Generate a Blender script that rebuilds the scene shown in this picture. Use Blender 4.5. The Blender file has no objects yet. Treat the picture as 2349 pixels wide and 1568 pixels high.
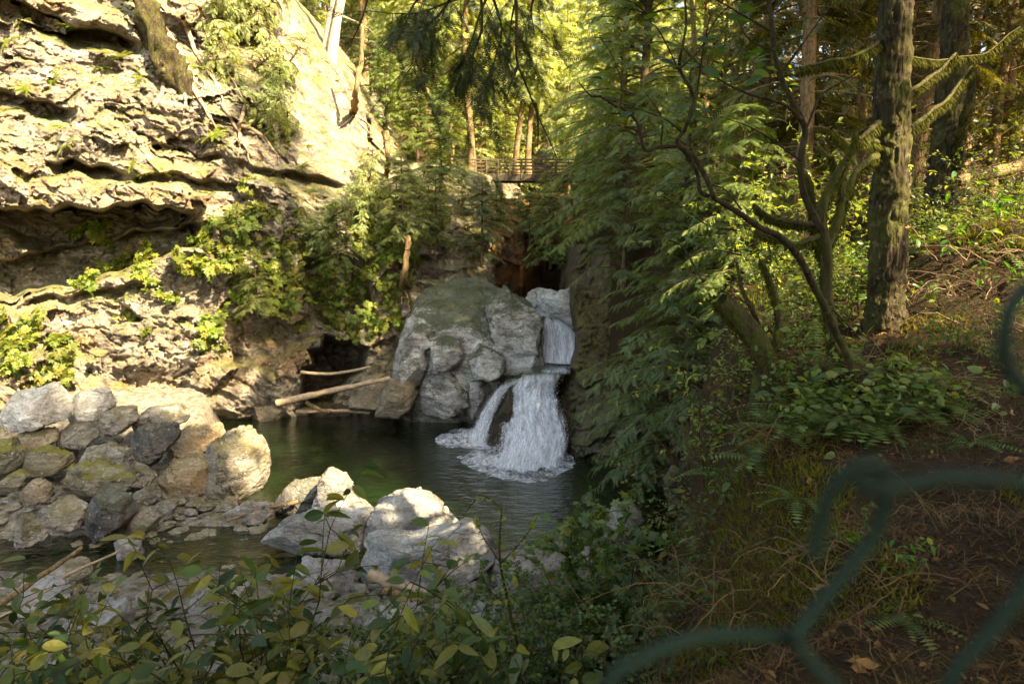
import bpy, math
import numpy as np
from mathutils import Vector, Matrix

# ------------------------------------------------------------------ camera, sky, sun, exposure
scn = bpy.context.scene
COL = scn.collection
PITCH = math.radians(8.0)
FPX = 1566.0                      # focal length in photo pixels (photo read at 2349 x 1568)
CAM = np.array([0.0, 0.0, 7.0])
cd = bpy.data.cameras.new("camera"); cam = bpy.data.objects.new("camera", cd); COL.objects.link(cam)
cam.location = CAM; cam.rotation_euler = (math.pi / 2 - PITCH, 0, 0)
cd.sensor_width = 36.0; cd.lens = 24.0; cd.clip_start = 0.02; cd.clip_end = 1000
cd.dof.use_dof = True; cd.dof.focus_distance = 19.0; cd.dof.aperture_fstop = 4.2
scn.camera = cam
SUN = np.array([0.60, -0.56, 0.75]); SUN /= np.linalg.norm(SUN)
w = bpy.data.worlds.new("World"); scn.world = w; w.use_nodes = True
nt = w.node_tree
sky = nt.nodes.new("ShaderNodeTexSky"); sky.sky_type = 'NISHITA'; sky.sun_disc = False
sky.sun_elevation = math.asin(SUN[2]); sky.sun_rotation = math.atan2(SUN[0], SUN[1])
sky.air_density = 1.0; sky.dust_density = 2.5; sky.ozone_density = 0.6
bg = nt.nodes["Background"]; bg.inputs[1].default_value = 0.118
nt.links.new(sky.outputs[0], bg.inputs[0])
sl = bpy.data.lights.new("sun", 'SUN'); sl.energy = 5.0; sl.angle = math.radians(0.6); sl.color = (1.0, 0.89, 0.73)
so = bpy.data.objects.new("sun", sl); COL.objects.link(so)
so.rotation_euler = Vector(SUN).to_track_quat('Z', 'Y').to_euler()
vs = scn.view_settings
vs.view_transform = 'Standard'; vs.look = 'None'; vs.exposure = 2.65; vs.gamma = 1.0; vs.use_curve_mapping = False
vs.use_white_balance = True; vs.white_balance_temperature = 8000; vs.white_balance_tint = 6
scn.cycles.max_bounces = 8; scn.cycles.diffuse_bounces = 4; scn.cycles.transmission_bounces = 4
scn.cycles.transparent_max_bounces = 12; scn.cycles.caustics_reflective = False; scn.cycles.caustics_refractive = False

# ------------------------------------------------------------------ geometry helpers
cP, sP = math.cos(PITCH), math.sin(PITCH)
def rays(px, py):
    px = np.asarray(px, float); py = np.asarray(py, float)
    a = (px - 1174.5) / FPX; b = (784.0 - py) / FPX
    return np.stack([a, cP + b * sP, -sP + b * cP], -1)
def P(px, py, d):
    r = rays(px, py)
    return CAM + r * (np.asarray(d, float) / r[..., 1])[..., None]
def G(px, py, z):
    r = rays(px, py)
    return CAM + r * ((z - CAM[2]) / r[..., 2])[..., None]
def ss(a, b, x):
    t = np.clip((np.asarray(x, float) - a) / (b - a), 0, 1); return t * t * (3 - 2 * t)

_r = np.random.default_rng(7)
_perm = _r.permutation(512).astype(np.int64); _perm = np.concatenate([_perm, _perm, _perm])
_grad = _r.normal(size=(512, 3)); _grad /= np.linalg.norm(_grad, axis=1)[:, None]
_rnd = _r.random((512, 6))
def _h(i, j, k): return _perm[(_perm[(_perm[i & 511] + j) & 511] + k) & 511]
def pnoise(p):
    i = np.floor(p).astype(np.int64); f = p - i; u = f * f * f * (f * (f * 6 - 15) + 10)
    out = np.zeros(p.shape[:-1])
    for dx in (0, 1):
        for dy in (0, 1):
            for dz in (0, 1):
                g = _grad[_h(i[..., 0] + dx, i[..., 1] + dy, i[..., 2] + dz)]
                d = f - np.array([dx, dy, dz])
                wgt = (u[..., 0] if dx else 1 - u[..., 0]) * (u[..., 1] if dy else 1 - u[..., 1]) * (u[..., 2] if dz else 1 - u[..., 2])
                out += wgt * (g * d).sum(-1)
    return out * 1.5
def fbm(p, o=4, lac=2.03, g=0.5):
    s = np.zeros(p.shape[:-1]); a = 1.0
    for k in range(o):
        s += a * pnoise(p + 13.7 * k); p = p * lac; a *= g
    return s
def worley(p):
    i = np.floor(p).astype(np.int64)
    f1 = np.full(p.shape[:-1], 9.0); f2 = f1.copy(); idx = np.zeros(p.shape[:-1], np.int64); off = np.zeros(p.shape)
    for dx in (-1, 0, 1):
        for dy in (-1, 0, 1):
            for dz in (-1, 0, 1):
                c = i + np.array([dx, dy, dz]); hh = _h(c[..., 0], c[..., 1], c[..., 2])
                v = p - (c + _rnd[hh][..., :3]); d = np.sqrt((v * v).sum(-1))
                m = d < f1
                f2 = np.where(m, f1, np.minimum(f2, d)); idx = np.where(m, hh, idx); off = np.where(m[..., None], v, off); f1 = np.where(m, d, f1)
    return f1, f2, idx, off
def facets(p, step=0.5, tilt=0.6, crack=0.25, ck=10.0):
    f1, f2, idx, off = worley(p)
    d = step * (_rnd[idx][..., 3] - 0.5) + tilt * (off * (_rnd[idx][..., 3:6] - 0.5)).sum(-1)
    return d - crack * np.exp(-(f2 - f1) * ck)
def rot_strata(p, a=0.28, b=0.15):
    c, s = math.cos(a), math.sin(a)
    x = p[..., 0] * c - p[..., 2] * s; z = p[..., 0] * s + p[..., 2] * c
    return np.stack([x, p[..., 1] + b * z, z], -1)
def rockdisp(p, k=1.0, seed=0.0):
    q = rot_strata(p + seed); wv = q + .4 * np.stack([pnoise(q * .45 + 5), pnoise(q * .45 + 9), pnoise(q * .45 + 17)], -1) + .16 * np.stack([pnoise(q * 1.9 + 5), pnoise(q * 1.9 + 9), pnoise(q * 1.9 + 17)], -1)
    m1 = ss(-.45, .5, pnoise(q * .33 + 41)); m2 = ss(-.4, .5, pnoise(q * .5 + 77))
    d = .60 * fbm(q * np.array([.22, .22, .34]), 3)
    d += .78 * facets(wv * np.array([.36, .36, .44]), .85, 1.5, .10, 12)
    d += (.16 + .32 * m1) * facets(wv * np.array([.85, .85, 1.0]) + 3.3, .65, 2.3, .12, 14)
    d += (.06 + .09 * m2) * facets(wv * np.array([2.3, 2.3, 2.7]) + 8.1, .75, 2.4, .2, 12)
    d += .045 * facets(wv * np.array([5.5, 5.5, 7.]) + 2.1, 1.0, 2.2, .2, 12) + .07 * fbm(q * 4.0, 4)
    for f_, a_, w_ in ((.55, .14, .03), (1.25, .08, .035)):
        d += a_ * np.exp(-(pnoise(wv * np.array([f_, f_, f_ * 1.7]) + 61 * f_) / w_) ** 2)
    return d * k

def mesh(name, blocks, mats=None, smooth=False, uv=None):
    """blocks: list of (V, F[, material index]); every F has one polygon size"""
    me = bpy.data.meshes.new(name)
    Vs, loops, starts, tot, mi = [], [], [], [], []
    vo = lo = 0
    for bl in blocks:
        V, F = np.asarray(bl[0], float).reshape(-1, 3), np.asarray(bl[1], np.int64)
        if len(F) == 0: continue
        k = F.shape[1]
        Vs.append(V); loops.append((F + vo).ravel()); starts.append(lo + np.arange(len(F)) * k); tot.append(np.full(len(F), k))
        mi.append(np.full(len(F), bl[2] if len(bl) > 2 else 0)); vo += len(V); lo += F.size
    V = np.concatenate(Vs); L = np.concatenate(loops); S = np.concatenate(starts); T = np.concatenate(tot); M = np.concatenate(mi)
    me.vertices.add(len(V)); me.vertices.foreach_set("co", V.astype(np.float32).ravel())
    me.loops.add(len(L)); me.loops.foreach_set("vertex_index", L.astype(np.int32))
    me.polygons.add(len(S)); me.polygons.foreach_set("loop_start", S.astype(np.int32)); me.polygons.foreach_set("loop_total", T.astype(np.int32))
    me.polygons.foreach_set("material_index", M.astype(np.int32))
    me.polygons.foreach_set("use_smooth", np.full(len(S), bool(smooth)))
    if uv is not None:
        ul = me.uv_layers.new(name="flow"); ul.data.foreach_set("uv", np.asarray(uv, np.float32)[L].ravel())
    me.update(calc_edges=True)
    for m in (mats if isinstance(mats, (list, tuple)) else [mats]):
        if m: me.materials.append(m)
    return me
def grid_faces(n, m, wrap=False):
    i = np.arange(n - 1)[:, None]; j = np.arange(m if wrap else m - 1)[None]; j2 = (j + 1) % m
    a = i * m + j; b = i * m + j2; c = (i + 1) * m + j2; d = (i + 1) * m + j
    return np.stack([a, b, c, d], -1).reshape(-1, 4)
def tube(pts, rad, sides=6, cap=True):
    pts = np.asarray(pts, float); n = len(pts); rad = np.broadcast_to(np.asarray(rad, float), (n,))
    t = np.gradient(pts, axis=0); t /= np.linalg.norm(t, axis=1)[:, None] + 1e-9
    ref = np.array([0.0, 0, 1]) if abs(t[:, 2]).mean() < 0.8 else np.array([1.0, 0, 0])
    u = np.cross(t, ref); u /= np.linalg.norm(u, axis=1)[:, None] + 1e-9; v = np.cross(t, u)
    a = np.arange(sides) * 2 * math.pi / sides
    V = pts[:, None] + rad[:, None, None] * (np.cos(a)[None, :, None] * u[:, None] + np.sin(a)[None, :, None] * v[:, None])
    return V.reshape(-1, 3), grid_faces(n, sides, True)
def smooth_path(pts, n):
    pts = np.asarray(pts, float); k = len(pts)
    if k < 3:
        s = np.linspace(0, 1, n)[:, None]; return pts[0] * (1 - s) + pts[-1] * s
    e = np.concatenate([[2 * pts[0] - pts[1]], pts, [2 * pts[-1] - pts[-2]]])
    t = np.linspace(0, k - 1 - 1e-6, n); i = t.astype(int); f = (t - i)[:, None]
    p0, p1, p2, p3 = e[i], e[i + 1], e[i + 2], e[i + 3]
    return .5 * (2 * p1 + (p2 - p0) * f + (2 * p0 - 5 * p1 + 4 * p2 - p3) * f ** 2 + (3 * p1 - p0 - 3 * p2 + p3) * f ** 3)
def join(blocks):
    Vs, Fs, o = [], [], 0
    for V, F in blocks:
        Vs.append(V); Fs.append(F + o); o += len(V)
    return np.concatenate(Vs), np.concatenate(Fs)
def stamp(T, F, O, X, Y, Z, S):
    """copies of template T (axes: x side, y along, z up) at origins O with frames X,Y,Z and scale S"""
    S = np.broadcast_to(np.asarray(S, float), (len(O),))
    V = O[:, None] + S[:, None, None] * (T[None, :, 0, None] * X[:, None] + T[None, :, 1, None] * Y[:, None] + T[None, :, 2, None] * Z[:, None])
    return V.reshape(-1, 3), (F[None] + (np.arange(len(O)) * len(T))[:, None, None]).reshape(-1, F.shape[1])
def nrm(v): return v / (np.linalg.norm(v, axis=-1, keepdims=True) + 1e-9)
def frames(Y, up):
    Y = nrm(Y); X = nrm(np.cross(Y, up)); return X, Y, np.cross(X, Y)

def obj(name, me, parent=None, loc=(0, 0, 0)):
    o = bpy.data.objects.new(name, me); COL.objects.link(o); o.location = loc
    if parent: o.parent = parent
    return o
def tag(o, label=None, cat=None, group=None, kind=None):
    if label: o["label"] = label
    if cat: o["category"] = cat
    if group: o["group"] = group
    if kind: o["kind"] = kind
    return o
def thing(name, label, cat, loc, group=None, rz=0.0, sc=1.0):
    o = obj(name, None, None, tuple(loc)); o.rotation_euler = (0, 0, rz); o.scale = (sc,) * 3 if np.isscalar(sc) else sc
    return tag(o, label, cat, group)
def inst(proto, name, label, cat, loc, group=None, rz=0.0, sc=1.0, rot=None):
    """a thing whose parts share the meshes of proto: {part name: mesh or (mesh, {sub name: mesh})}"""
    o = thing(name, label, cat, loc, group, rz, sc)
    if rot is not None: o.rotation_euler = rot
    for k, m in proto:
        p = obj(k, m[0] if isinstance(m, tuple) else m, o)
        if isinstance(m, tuple):
            for k2, m2 in m[1]: obj(k2, m2, p)
    return o
def local(V, loc): return V - np.asarray(loc, float)

# ------------------------------------------------------------------ materials
class NT:
    def __init__(s, name):
        s.m = bpy.data.materials.new(name); s.m.use_nodes = True; s.t = s.m.node_tree; s.t.nodes.clear()
        s.out = s.n("OutputMaterial")
    def n(s, t, **kw):
        nd = s.t.nodes.new("ShaderNode" + t)
        for k, v in kw.items():
            setattr(nd, k, v)
        return nd
    def set(s, i, v):
        if isinstance(v, bpy.types.NodeSocket): s.t.links.new(v, i)
        else: i.default_value = (*v, 1.0) if isinstance(v, tuple) and len(v) == 3 and i.type == 'RGBA' else v
    def math(s, op, a, b=0.0, clamp=False):
        n = s.n("Math", operation=op, use_clamp=clamp); s.set(n.inputs[0], a); s.set(n.inputs[1], b); return n.outputs[0]
    def mix(s, f, a, b, mode='MIX'):
        n = s.n("MixRGB", blend_type=mode); s.set(n.inputs[0], f); s.set(n.inputs[1], a); s.set(n.inputs[2], b); return n.outputs[0]
    def ramp(s, f, stops):
        n = s.n("ValToRGB"); s.set(n.inputs[0], f); e = n.color_ramp.elements
        while len(e) > 1: e.remove(e[-1])
        for k, (p, c) in enumerate(stops):
            el = e[0] if k == 0 else e.new(p)
            el.position = p; el.color = (*c, 1) if isinstance(c, tuple) else (c, c, c, 1)
        return n.outputs[0]
    def noise(s, vec, scale, detail=5, rough=.55, dist=0.0):
        n = s.n("TexNoise"); s.set(n.inputs["Vector"], vec); n.inputs["Scale"].default_value = scale; n.inputs["Detail"].default_value = detail
        n.inputs["Roughness"].default_value = rough; n.inputs["Distortion"].default_value = dist; return n.outputs[0]
    def vor(s, vec, scale, feature='F1', out=0, rnd=1.0):
        n = s.n("TexVoronoi", feature=feature); s.set(n.inputs["Vector"], vec); n.inputs["Scale"].default_value = scale
        if "Randomness" in n.inputs: n.inputs["Randomness"].default_value = rnd
        return n.outputs[out]
    def pos(s): return s.n("NewGeometry").outputs["Position"]
    def scale(s, vec, sc):
        n = s.n("Mapping"); s.set(n.inputs[0], vec); n.inputs["Scale"].default_value = sc; return n.outputs[0]
    def bump(s, h, strength, dist):
        n = s.n("Bump"); s.set(n.inputs["Height"], h); n.inputs["Strength"].default_value = strength; n.inputs["Distance"].default_value = dist; return n.outputs[0]
    def princ(s, col, rough=.8, normal=None, spec=.3):
        b = s.n("BsdfPrincipled"); s.set(b.inputs["Base Color"], col); s.set(b.inputs["Roughness"], rough); b.inputs["Specular IOR Level"].default_value = spec
        if normal is not None: s.set(b.inputs["Normal"], normal)
        return b.outputs[0]
    def done(s, sh):
        s.set(s.out.inputs[0], sh); return s.m

def mat_rock(name, c1, c2, stain, stain_amt=.5, moss=0.4, lichen=0.0, dark=0.5, bump=1.0, rough=.85, mosscol=(.075, .085, .012), mz=None):
    m = NT(name); p = m.pos(); st = m.scale(p, (1, 1, 2.4))
    n1 = m.noise(st, .9, 8, .62, .6); n2 = m.noise(p, .35, 5, .6); n3 = m.noise(st, 5.5, 8, .7, .4); n4 = m.noise(p, 28, 4, .6)
    c = m.mix(m.ramp(n1, [(.36, 0.0), (.64, 1.0)]), c1, c2)
    c = m.mix(m.math('MULTIPLY', m.ramp(n2, [(.48, 0.0), (.66, 1.0)]), stain_amt), c, stain)
    c = m.mix(m.ramp(n3, [(.35, .55), (.6, 0.0)]), c, m.mix(1.0, c, (.45, .4, .34), 'MULTIPLY'))
    n5 = m.noise(p, 13, 6, .72, .3)
    c = m.mix(m.ramp(n5, [(.32, .6), (.5, 0.0)]), c, m.mix(1.0, c, (.42, .38, .33), 'MULTIPLY')); c = m.mix(m.ramp(n5, [(.56, 0.0), (.72, .45)]), c, m.mix(1.0, c, (1.5, 1.5, 1.48), 'MULTIPLY'))
    sep = m.n("SeparateXYZ"); m.set(sep.inputs[0], p)
    streak = m.noise(m.scale(p, (2.4, 2.4, .22)), 1.0, 5, .6, .3)
    c = m.mix(m.math('MULTIPLY', m.ramp(streak, [(.55, 0.0), (.72, 1.0)]), dark), c, m.mix(1.0, c, (.3, .25, .2), 'MULTIPLY'))
    wob = m.n("VectorMath", operation='ADD'); m.set(wob.inputs[0], st)
    wn = m.n("TexNoise"); m.set(wn.inputs["Vector"], st); wn.inputs["Scale"].default_value = 2.2; wn.inputs["Detail"].default_value = 4
    m.set(wob.inputs[1], wn.outputs["Color"])
    cr = m.vor(wob.outputs[0], 1.15, 'DISTANCE_TO_EDGE'); cr2 = m.vor(wob.outputs[0], 3.7, 'DISTANCE_TO_EDGE')
    crk = m.math('MULTIPLY', m.ramp(cr, [(.0, .15), (.035, 1.0)]), m.ramp(cr2, [(.0, .55), (.05, 1.0)]))
    gate = m.ramp(m.noise(p, 1.3, 3), [(.44, 0.0), (.60, .9)])
    c = m.mix(gate, c, m.mix(1.0, c, crk, 'MULTIPLY'))
    if lichen > 0:
        lv = m.vor(m.scale(p, (1, 1, 1)), 7.0, 'F1'); ln = m.noise(p, 2.2, 5)
        lm = m.math('MULTIPLY', m.ramp(m.math('ADD', lv, m.math('MULTIPLY', m.noise(p, 30, 3), .25)), [(.30, 1.0), (.36, 0.0)]), m.ramp(ln, [(.5, 0.0), (.58, lichen)]))
        c = m.mix(lm, c, (.62, .62, .58))
    if moss > 0:
        g = m.n("NewGeometry"); s2 = m.n("SeparateXYZ"); m.set(s2.inputs[0], g.outputs["Normal"])
        mn = m.math('ADD', m.math('MULTIPLY', m.noise(p, 1.1, 7, .65), .6), m.math('MULTIPLY', m.noise(p, 5.5, 7, .72), .4)); mm = m.math('ADD', m.math('MULTIPLY', s2.outputs[2], .26), mn)
        if mz:                      # a moss belt between two heights
            hz = m.n("MapRange"); m.set(hz.inputs[0], sep.outputs[2]); hz.inputs[1].default_value = mz[0]; hz.inputs[2].default_value = mz[1]; mm = m.math('ADD', mm, m.math('MULTIPLY', hz.outputs[0], .11))
        mk = m.math('MULTIPLY', m.ramp(mm, [(.58, 0.0), (.72, 1.0)]), moss)
        c = m.mix(mk, c, m.mix(m.noise(p, 9, 4), mosscol, tuple(v * 2.0 for v in mosscol)))
    h = m.math('ADD', m.math('MULTIPLY', n3, 1.0), m.math('ADD', m.math('MULTIPLY', n4, .25), m.math('ADD', m.math('MULTIPLY', crk, .4), m.math('MULTIPLY', n5, .5))))
    return m.done(m.princ(c, rough, m.bump(h, .9 * bump, .10), .25))
def mat_leaf(name, cols, trans=.4, rough=.45, spec=.35, spots=0.0):
    m = NT(name); g = m.n("NewGeometry"); k = len(cols)
    c = m.ramp(g.outputs["Random Per Island"], [(i / max(1, k - 1), cols[i]) for i in range(k)])
    if spots:
        sn = m.noise(m.pos(), 55, 4, .7); c = m.mix(m.math('MULTIPLY', m.ramp(sn, [(.56, 0.0), (.66, 1.0)]), spots), c, (.10, .06, .015)); c = m.mix(m.ramp(m.noise(m.pos(), 24, 3), [(.35, .5), (.6, 0.0)]), c, m.mix(1.0, c, (.55, .7, .6), 'MULTIPLY'))
    oi = m.n("ObjectInfo"); hs = m.n("HueSaturation"); m.set(hs.inputs["Color"], c)
    m.set(hs.inputs["Value"], m.math('ADD', m.math('MULTIPLY', oi.outputs["Random"], .5), .75)); m.set(hs.inputs["Hue"], m.math('ADD', m.math('MULTIPLY', oi.outputs["Random"], .025), .4875))
    c = hs.outputs[0]
    pr = m.princ(c, rough, None, spec); tr = m.n("BsdfTranslucent"); m.set(tr.inputs[0], m.mix(1.0, c, (1.9, 1.75, .7), 'MULTIPLY'))
    mx = m.n("MixShader"); mx.inputs[0].default_value = trans; m.set(mx.inputs[1], pr); m.set(mx.inputs[2], tr.outputs[0])
    return m.done(mx.outputs[0])
def mat_bark(name, c1, c2, moss=.4, vert=.25, lich=0.0, mosscol=(.09, .10, .015)):
    m = NT(name); p = m.pos(); sp = m.scale(p, (1, 1, vert))
    n1 = m.noise(sp, 14, 6, .65); n2 = m.noise(p, 2.2, 5, .6); v = m.vor(sp, 16, 'DISTANCE_TO_EDGE')
    c = m.mix(m.ramp(n1, [(.35, 0.0), (.65, 1.0)]), c1, c2)
    c = m.mix(m.ramp(v, [(.0, .6), (.12, 0.0)]), c, tuple(x * .35 for x in c1))
    if lich: c = m.mix(m.math('MULTIPLY', m.ramp(m.noise(p, 9, 7, .7), [(.56, 0.0), (.66, 1.0)]), lich), c, (.24, .22, .14))
    if moss: c = m.mix(m.math('MULTIPLY', m.ramp(m.math('ADD', m.math('MULTIPLY', m.noise(p, 3.1, 6), .65), m.math('MULTIPLY', m.noise(sp, 19, 5, .7), .35)), [(.46, 0.0), (.62, 1.0)]), moss), c, mosscol)
    return m.done(m.princ(c, .9, m.bump(m.math('ADD', n1, v), .9, .03), .15))
def mat_plain(name, c, rough=.7, var=.3, scale=6.0):
    m = NT(name); n = m.noise(m.pos(), scale, 5)
    return m.done(m.princ(m.mix(m.ramp(n, [(.3, 0.0), (.7, 1.0)]), tuple(x * (1 - var) for x in c), tuple(min(1, x * (1 + var)) for x in c)), rough, m.bump(n, .4, .02), .25))

M = {}
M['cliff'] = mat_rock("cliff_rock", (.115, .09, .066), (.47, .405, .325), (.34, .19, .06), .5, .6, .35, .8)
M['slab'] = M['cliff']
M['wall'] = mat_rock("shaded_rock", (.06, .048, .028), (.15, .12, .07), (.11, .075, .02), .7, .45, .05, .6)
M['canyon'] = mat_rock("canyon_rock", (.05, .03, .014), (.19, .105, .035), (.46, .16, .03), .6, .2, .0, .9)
M['outcrop'] = mat_rock("outcrop_rock", (.21, .20, .18), (.78, .75, .68), (.26, .15, .06), .35, .85, 1.0, .7, 1.0, .8, (.030, .036, .008), (3.4, 5.0))
M['foot'] = mat_rock("foot_rock", (.18, .15, .10), (.40, .34, .24), (.36, .17, .04), .6, .2, .2, .5)
M['boulder'] = mat_rock("boulder_rock", (.11, .10, .082), (.52, .49, .43), (.30, .22, .09), .5, .55, .55, .5, 1.0, .8, (.09, .075, .015))
M['shore'] = mat_rock("shore_rock", (.19, .18, .165), (.48, .465, .43), (.38, .26, .11), .4, .12, .25, .35, .8)
M['pale'] = mat_rock("pale_rock", (.34, .325, .29), (.74, .72, .66), (.40, .30, .18), .3, .25, .2, .4, .8)
M['mossrock'] = mat_rock("mossy_rock", (.10, .09, .06), (.38, .36, .28), (.24, .19, .06), .6, .95, .5, .5, 1.0, .85, (.11, .10, .014))
M['darkrock'] = mat_rock("dark_striated_rock", (.055, .052, .047), (.25, .24, .22), (.16, .11, .06), .3, .3, .45, .8, 1.2)
M['tanrock'] = mat_rock("tan_rock", (.17, .13, .085), (.50, .42, .30), (.34, .21, .08), .6, .3, .3, .5)
M['pinkrock'] = mat_rock("pinkish_rock", (.22, .17, .145), (.46, .38, .34), (.30, .22, .16), .4, .2, .2, .4)
M['wet'] = mat_rock("wet_rock", (.035, .025, .015), (.10, .075, .045), (.08, .045, .015), .6, .1, .0, .4, 1.0, .25)
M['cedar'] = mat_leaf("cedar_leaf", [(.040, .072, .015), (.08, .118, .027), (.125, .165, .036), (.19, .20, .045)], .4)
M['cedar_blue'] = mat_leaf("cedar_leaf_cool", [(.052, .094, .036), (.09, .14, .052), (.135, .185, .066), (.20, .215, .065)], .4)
M['far'] = mat_leaf("far_leaf", [(.11, .16, .06), (.19, .245, .095), (.30, .335, .125), (.44, .43, .19)], .5)  # paleness of sun and haze put into the leaf colour
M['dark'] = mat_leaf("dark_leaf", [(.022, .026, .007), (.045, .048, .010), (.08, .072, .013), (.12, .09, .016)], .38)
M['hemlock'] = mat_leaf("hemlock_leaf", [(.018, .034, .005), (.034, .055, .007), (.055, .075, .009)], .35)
M['fern'] = mat_leaf("fern_leaf", [(.06, .10, .012), (.10, .14, .018), (.16, .18, .02), (.22, .18, .03)], .4)
M['vine'] = mat_leaf("broad_leaf", [(.07, .11, .018), (.11, .15, .026), (.17, .20, .035), (.25, .23, .05)], .45)
M['maple'] = mat_leaf("maple_leaf", [(.022, .07, .008), (.04, .105, .010), (.07, .13, .012), (.15, .15, .018)], .5)
M['shrub'] = mat_leaf("shrub_leaf", [(.018, .042, .010), (.036, .064, .014), (.065, .092, .018), (.12, .13, .022), (.20, .165, .03), (.075, .10, .045)], .3, .55, .25, .6)
M['small'] = mat_leaf("small_leaf", [(.035, .065, .016), (.065, .105, .024), (.10, .14, .034), (.16, .17, .04)], .4)
M['dead'] = mat_leaf("dead_leaf", [(.12, .05, .015), (.20, .10, .025), (.26, .15, .04), (.16, .08, .035)], .2, .6)
M['mossblade'] = mat_leaf("moss_strand", [(.04, .044, .006), (.085, .080, .009), (.14, .125, .012), (.055, .07, .009)], .3, .8, .1)
M['limbmoss'] = mat_leaf("limb_moss", [(.022, .026, .004), (.045, .046, .006), (.075, .07, .008), (.03, .038, .005)], .25, .8, .1)
M['duff'] = mat_leaf("needle_duff", [(.04, .022, .007), (.09, .052, .016), (.17, .10, .032), (.06, .03, .012)], .05, .8, .1)
M['stem'] = mat_plain("dry_stem", (.10, .055, .018), .7, .5, 12)
M['twig'] = mat_bark("bare_twig", (.014, .009, .005), (.05, .033, .016), .35, .3)
M['paletwig'] = mat_plain("pale_twig", (.17, .105, .06), .7, .35, 9)
M['bark'] = mat_bark("conifer_bark", (.055, .035, .02), (.16, .105, .06), .3)
M['barkhero'] = mat_bark("ridged_bark", (.013, .009, .005), (.052, .036, .017), .45, .2, .3)
M['barkpale'] = mat_bark("pale_bark", (.30, .24, .17), (.55, .46, .34), .05)
M['barkwarm'] = mat_bark("warm_bark", (.13, .08, .04), (.34, .22, .11), .25)
M['mossbark'] = mat_bark("mossy_bark", (.025, .02, .009), (.06, .05, .018), .9, .5, 0, (.055, .062, .008))
M['log'] = mat_plain("weathered_log", (.30, .215, .13), .8, .4, 7)
M['plank'] = mat_plain("weathered_timber", (.085, .062, .036), .85, .35, 5)
M['darkplank'] = mat_plain("dark_timber", (.055, .042, .028), .85, .35, 5)
M['wire'] = mat_plain("green_vinyl_wire", (.004, .0155, .0085), .8, .1, 5)
def mat_ground():
    m = NT("forest_floor"); p = m.pos(); n = m.noise(p, 1.2, 8, .65); n2 = m.noise(p, 22, 5, .7); n3 = m.noise(p, .45, 4)
    c = m.mix(m.ramp(n2, [(.3, 0.0), (.7, 1.0)]), (.014, .009, .004), (.045, .027, .010))
    c = m.mix(m.ramp(n, [(.52, 0.0), (.66, .8)]), c, (.03, .033, .006))
    s = m.n("SeparateXYZ"); m.set(s.inputs[0], p)
    wet = m.n("MapRange"); m.set(wet.inputs[0], s.outputs[2]); wet.inputs[1].default_value = 3.4; wet.inputs[2].default_value = 1.6
    wx_ = m.n("MapRange"); m.set(wx_.inputs[0], s.outputs[0]); wx_.inputs[1].default_value = 1.6; wx_.inputs[2].default_value = -.4
    rk = m.mix(m.ramp(m.noise(p, 5.5, 8, .7), [(.35, 0.0), (.65, 1.0)]), (.07, .055, .035), (.26, .23, .18))
    c = m.mix(m.math('MULTIPLY', wet.outputs[0], wx_.outputs[0], True), c, rk)
    h = m.math('ADD', n2, m.noise(p, 6, 6, .7))
    return m.done(m.princ(c, .9, m.bump(h, .9, .06), .15))
M['ground'] = mat_ground()
def mat_water(name, tint, deep, rip=1.0, flow=(1, 1, 1)):
    m = NT(name); p = m.scale(m.pos(), flow)
    h = m.math('ADD', m.noise(p, 2.6, 3, .5, .5), m.math('MULTIPLY', m.noise(p, 8.0, 3, .55, .4), .35))
    nb = m.bump(h, .5 * rip, .10)
    fr = m.n("Fresnel"); fr.inputs[0].default_value = 1.33; m.set(fr.inputs[1], nb)
    tr = m.n("BsdfTransparent"); tr.inputs[0].default_value = (*tint, 1)
    df = m.n("BsdfDiffuse"); m.set(df.inputs[0], m.mix(m.ramp(m.noise(m.pos(), .3, 2), [(.45, 0.0), (.68, 1.0)]), deep, (.014, .046, .010)))
    mx0 = m.n("MixShader"); mx0.inputs[0].default_value = .35; m.set(mx0.inputs[1], tr.outputs[0]); m.set(mx0.inputs[2], df.outputs[0])
    gl = m.n("BsdfGlossy"); gl.inputs["Roughness"].default_value = .04; m.set(gl.inputs["Normal"], nb)
    mx = m.n("MixShader"); m.set(mx.inputs[0], m.math('MULTIPLY', fr.outputs[0], 2.1, True)); m.set(mx.inputs[1], mx0.outputs[0]); m.set(mx.inputs[2], gl.outputs[0])
    return m.done(mx.outputs[0])
M['water'] = mat_water("pool_water", (.42, .50, .20), (.008, .017, .005), 1.0, (.7, 1.5, 1))
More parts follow.
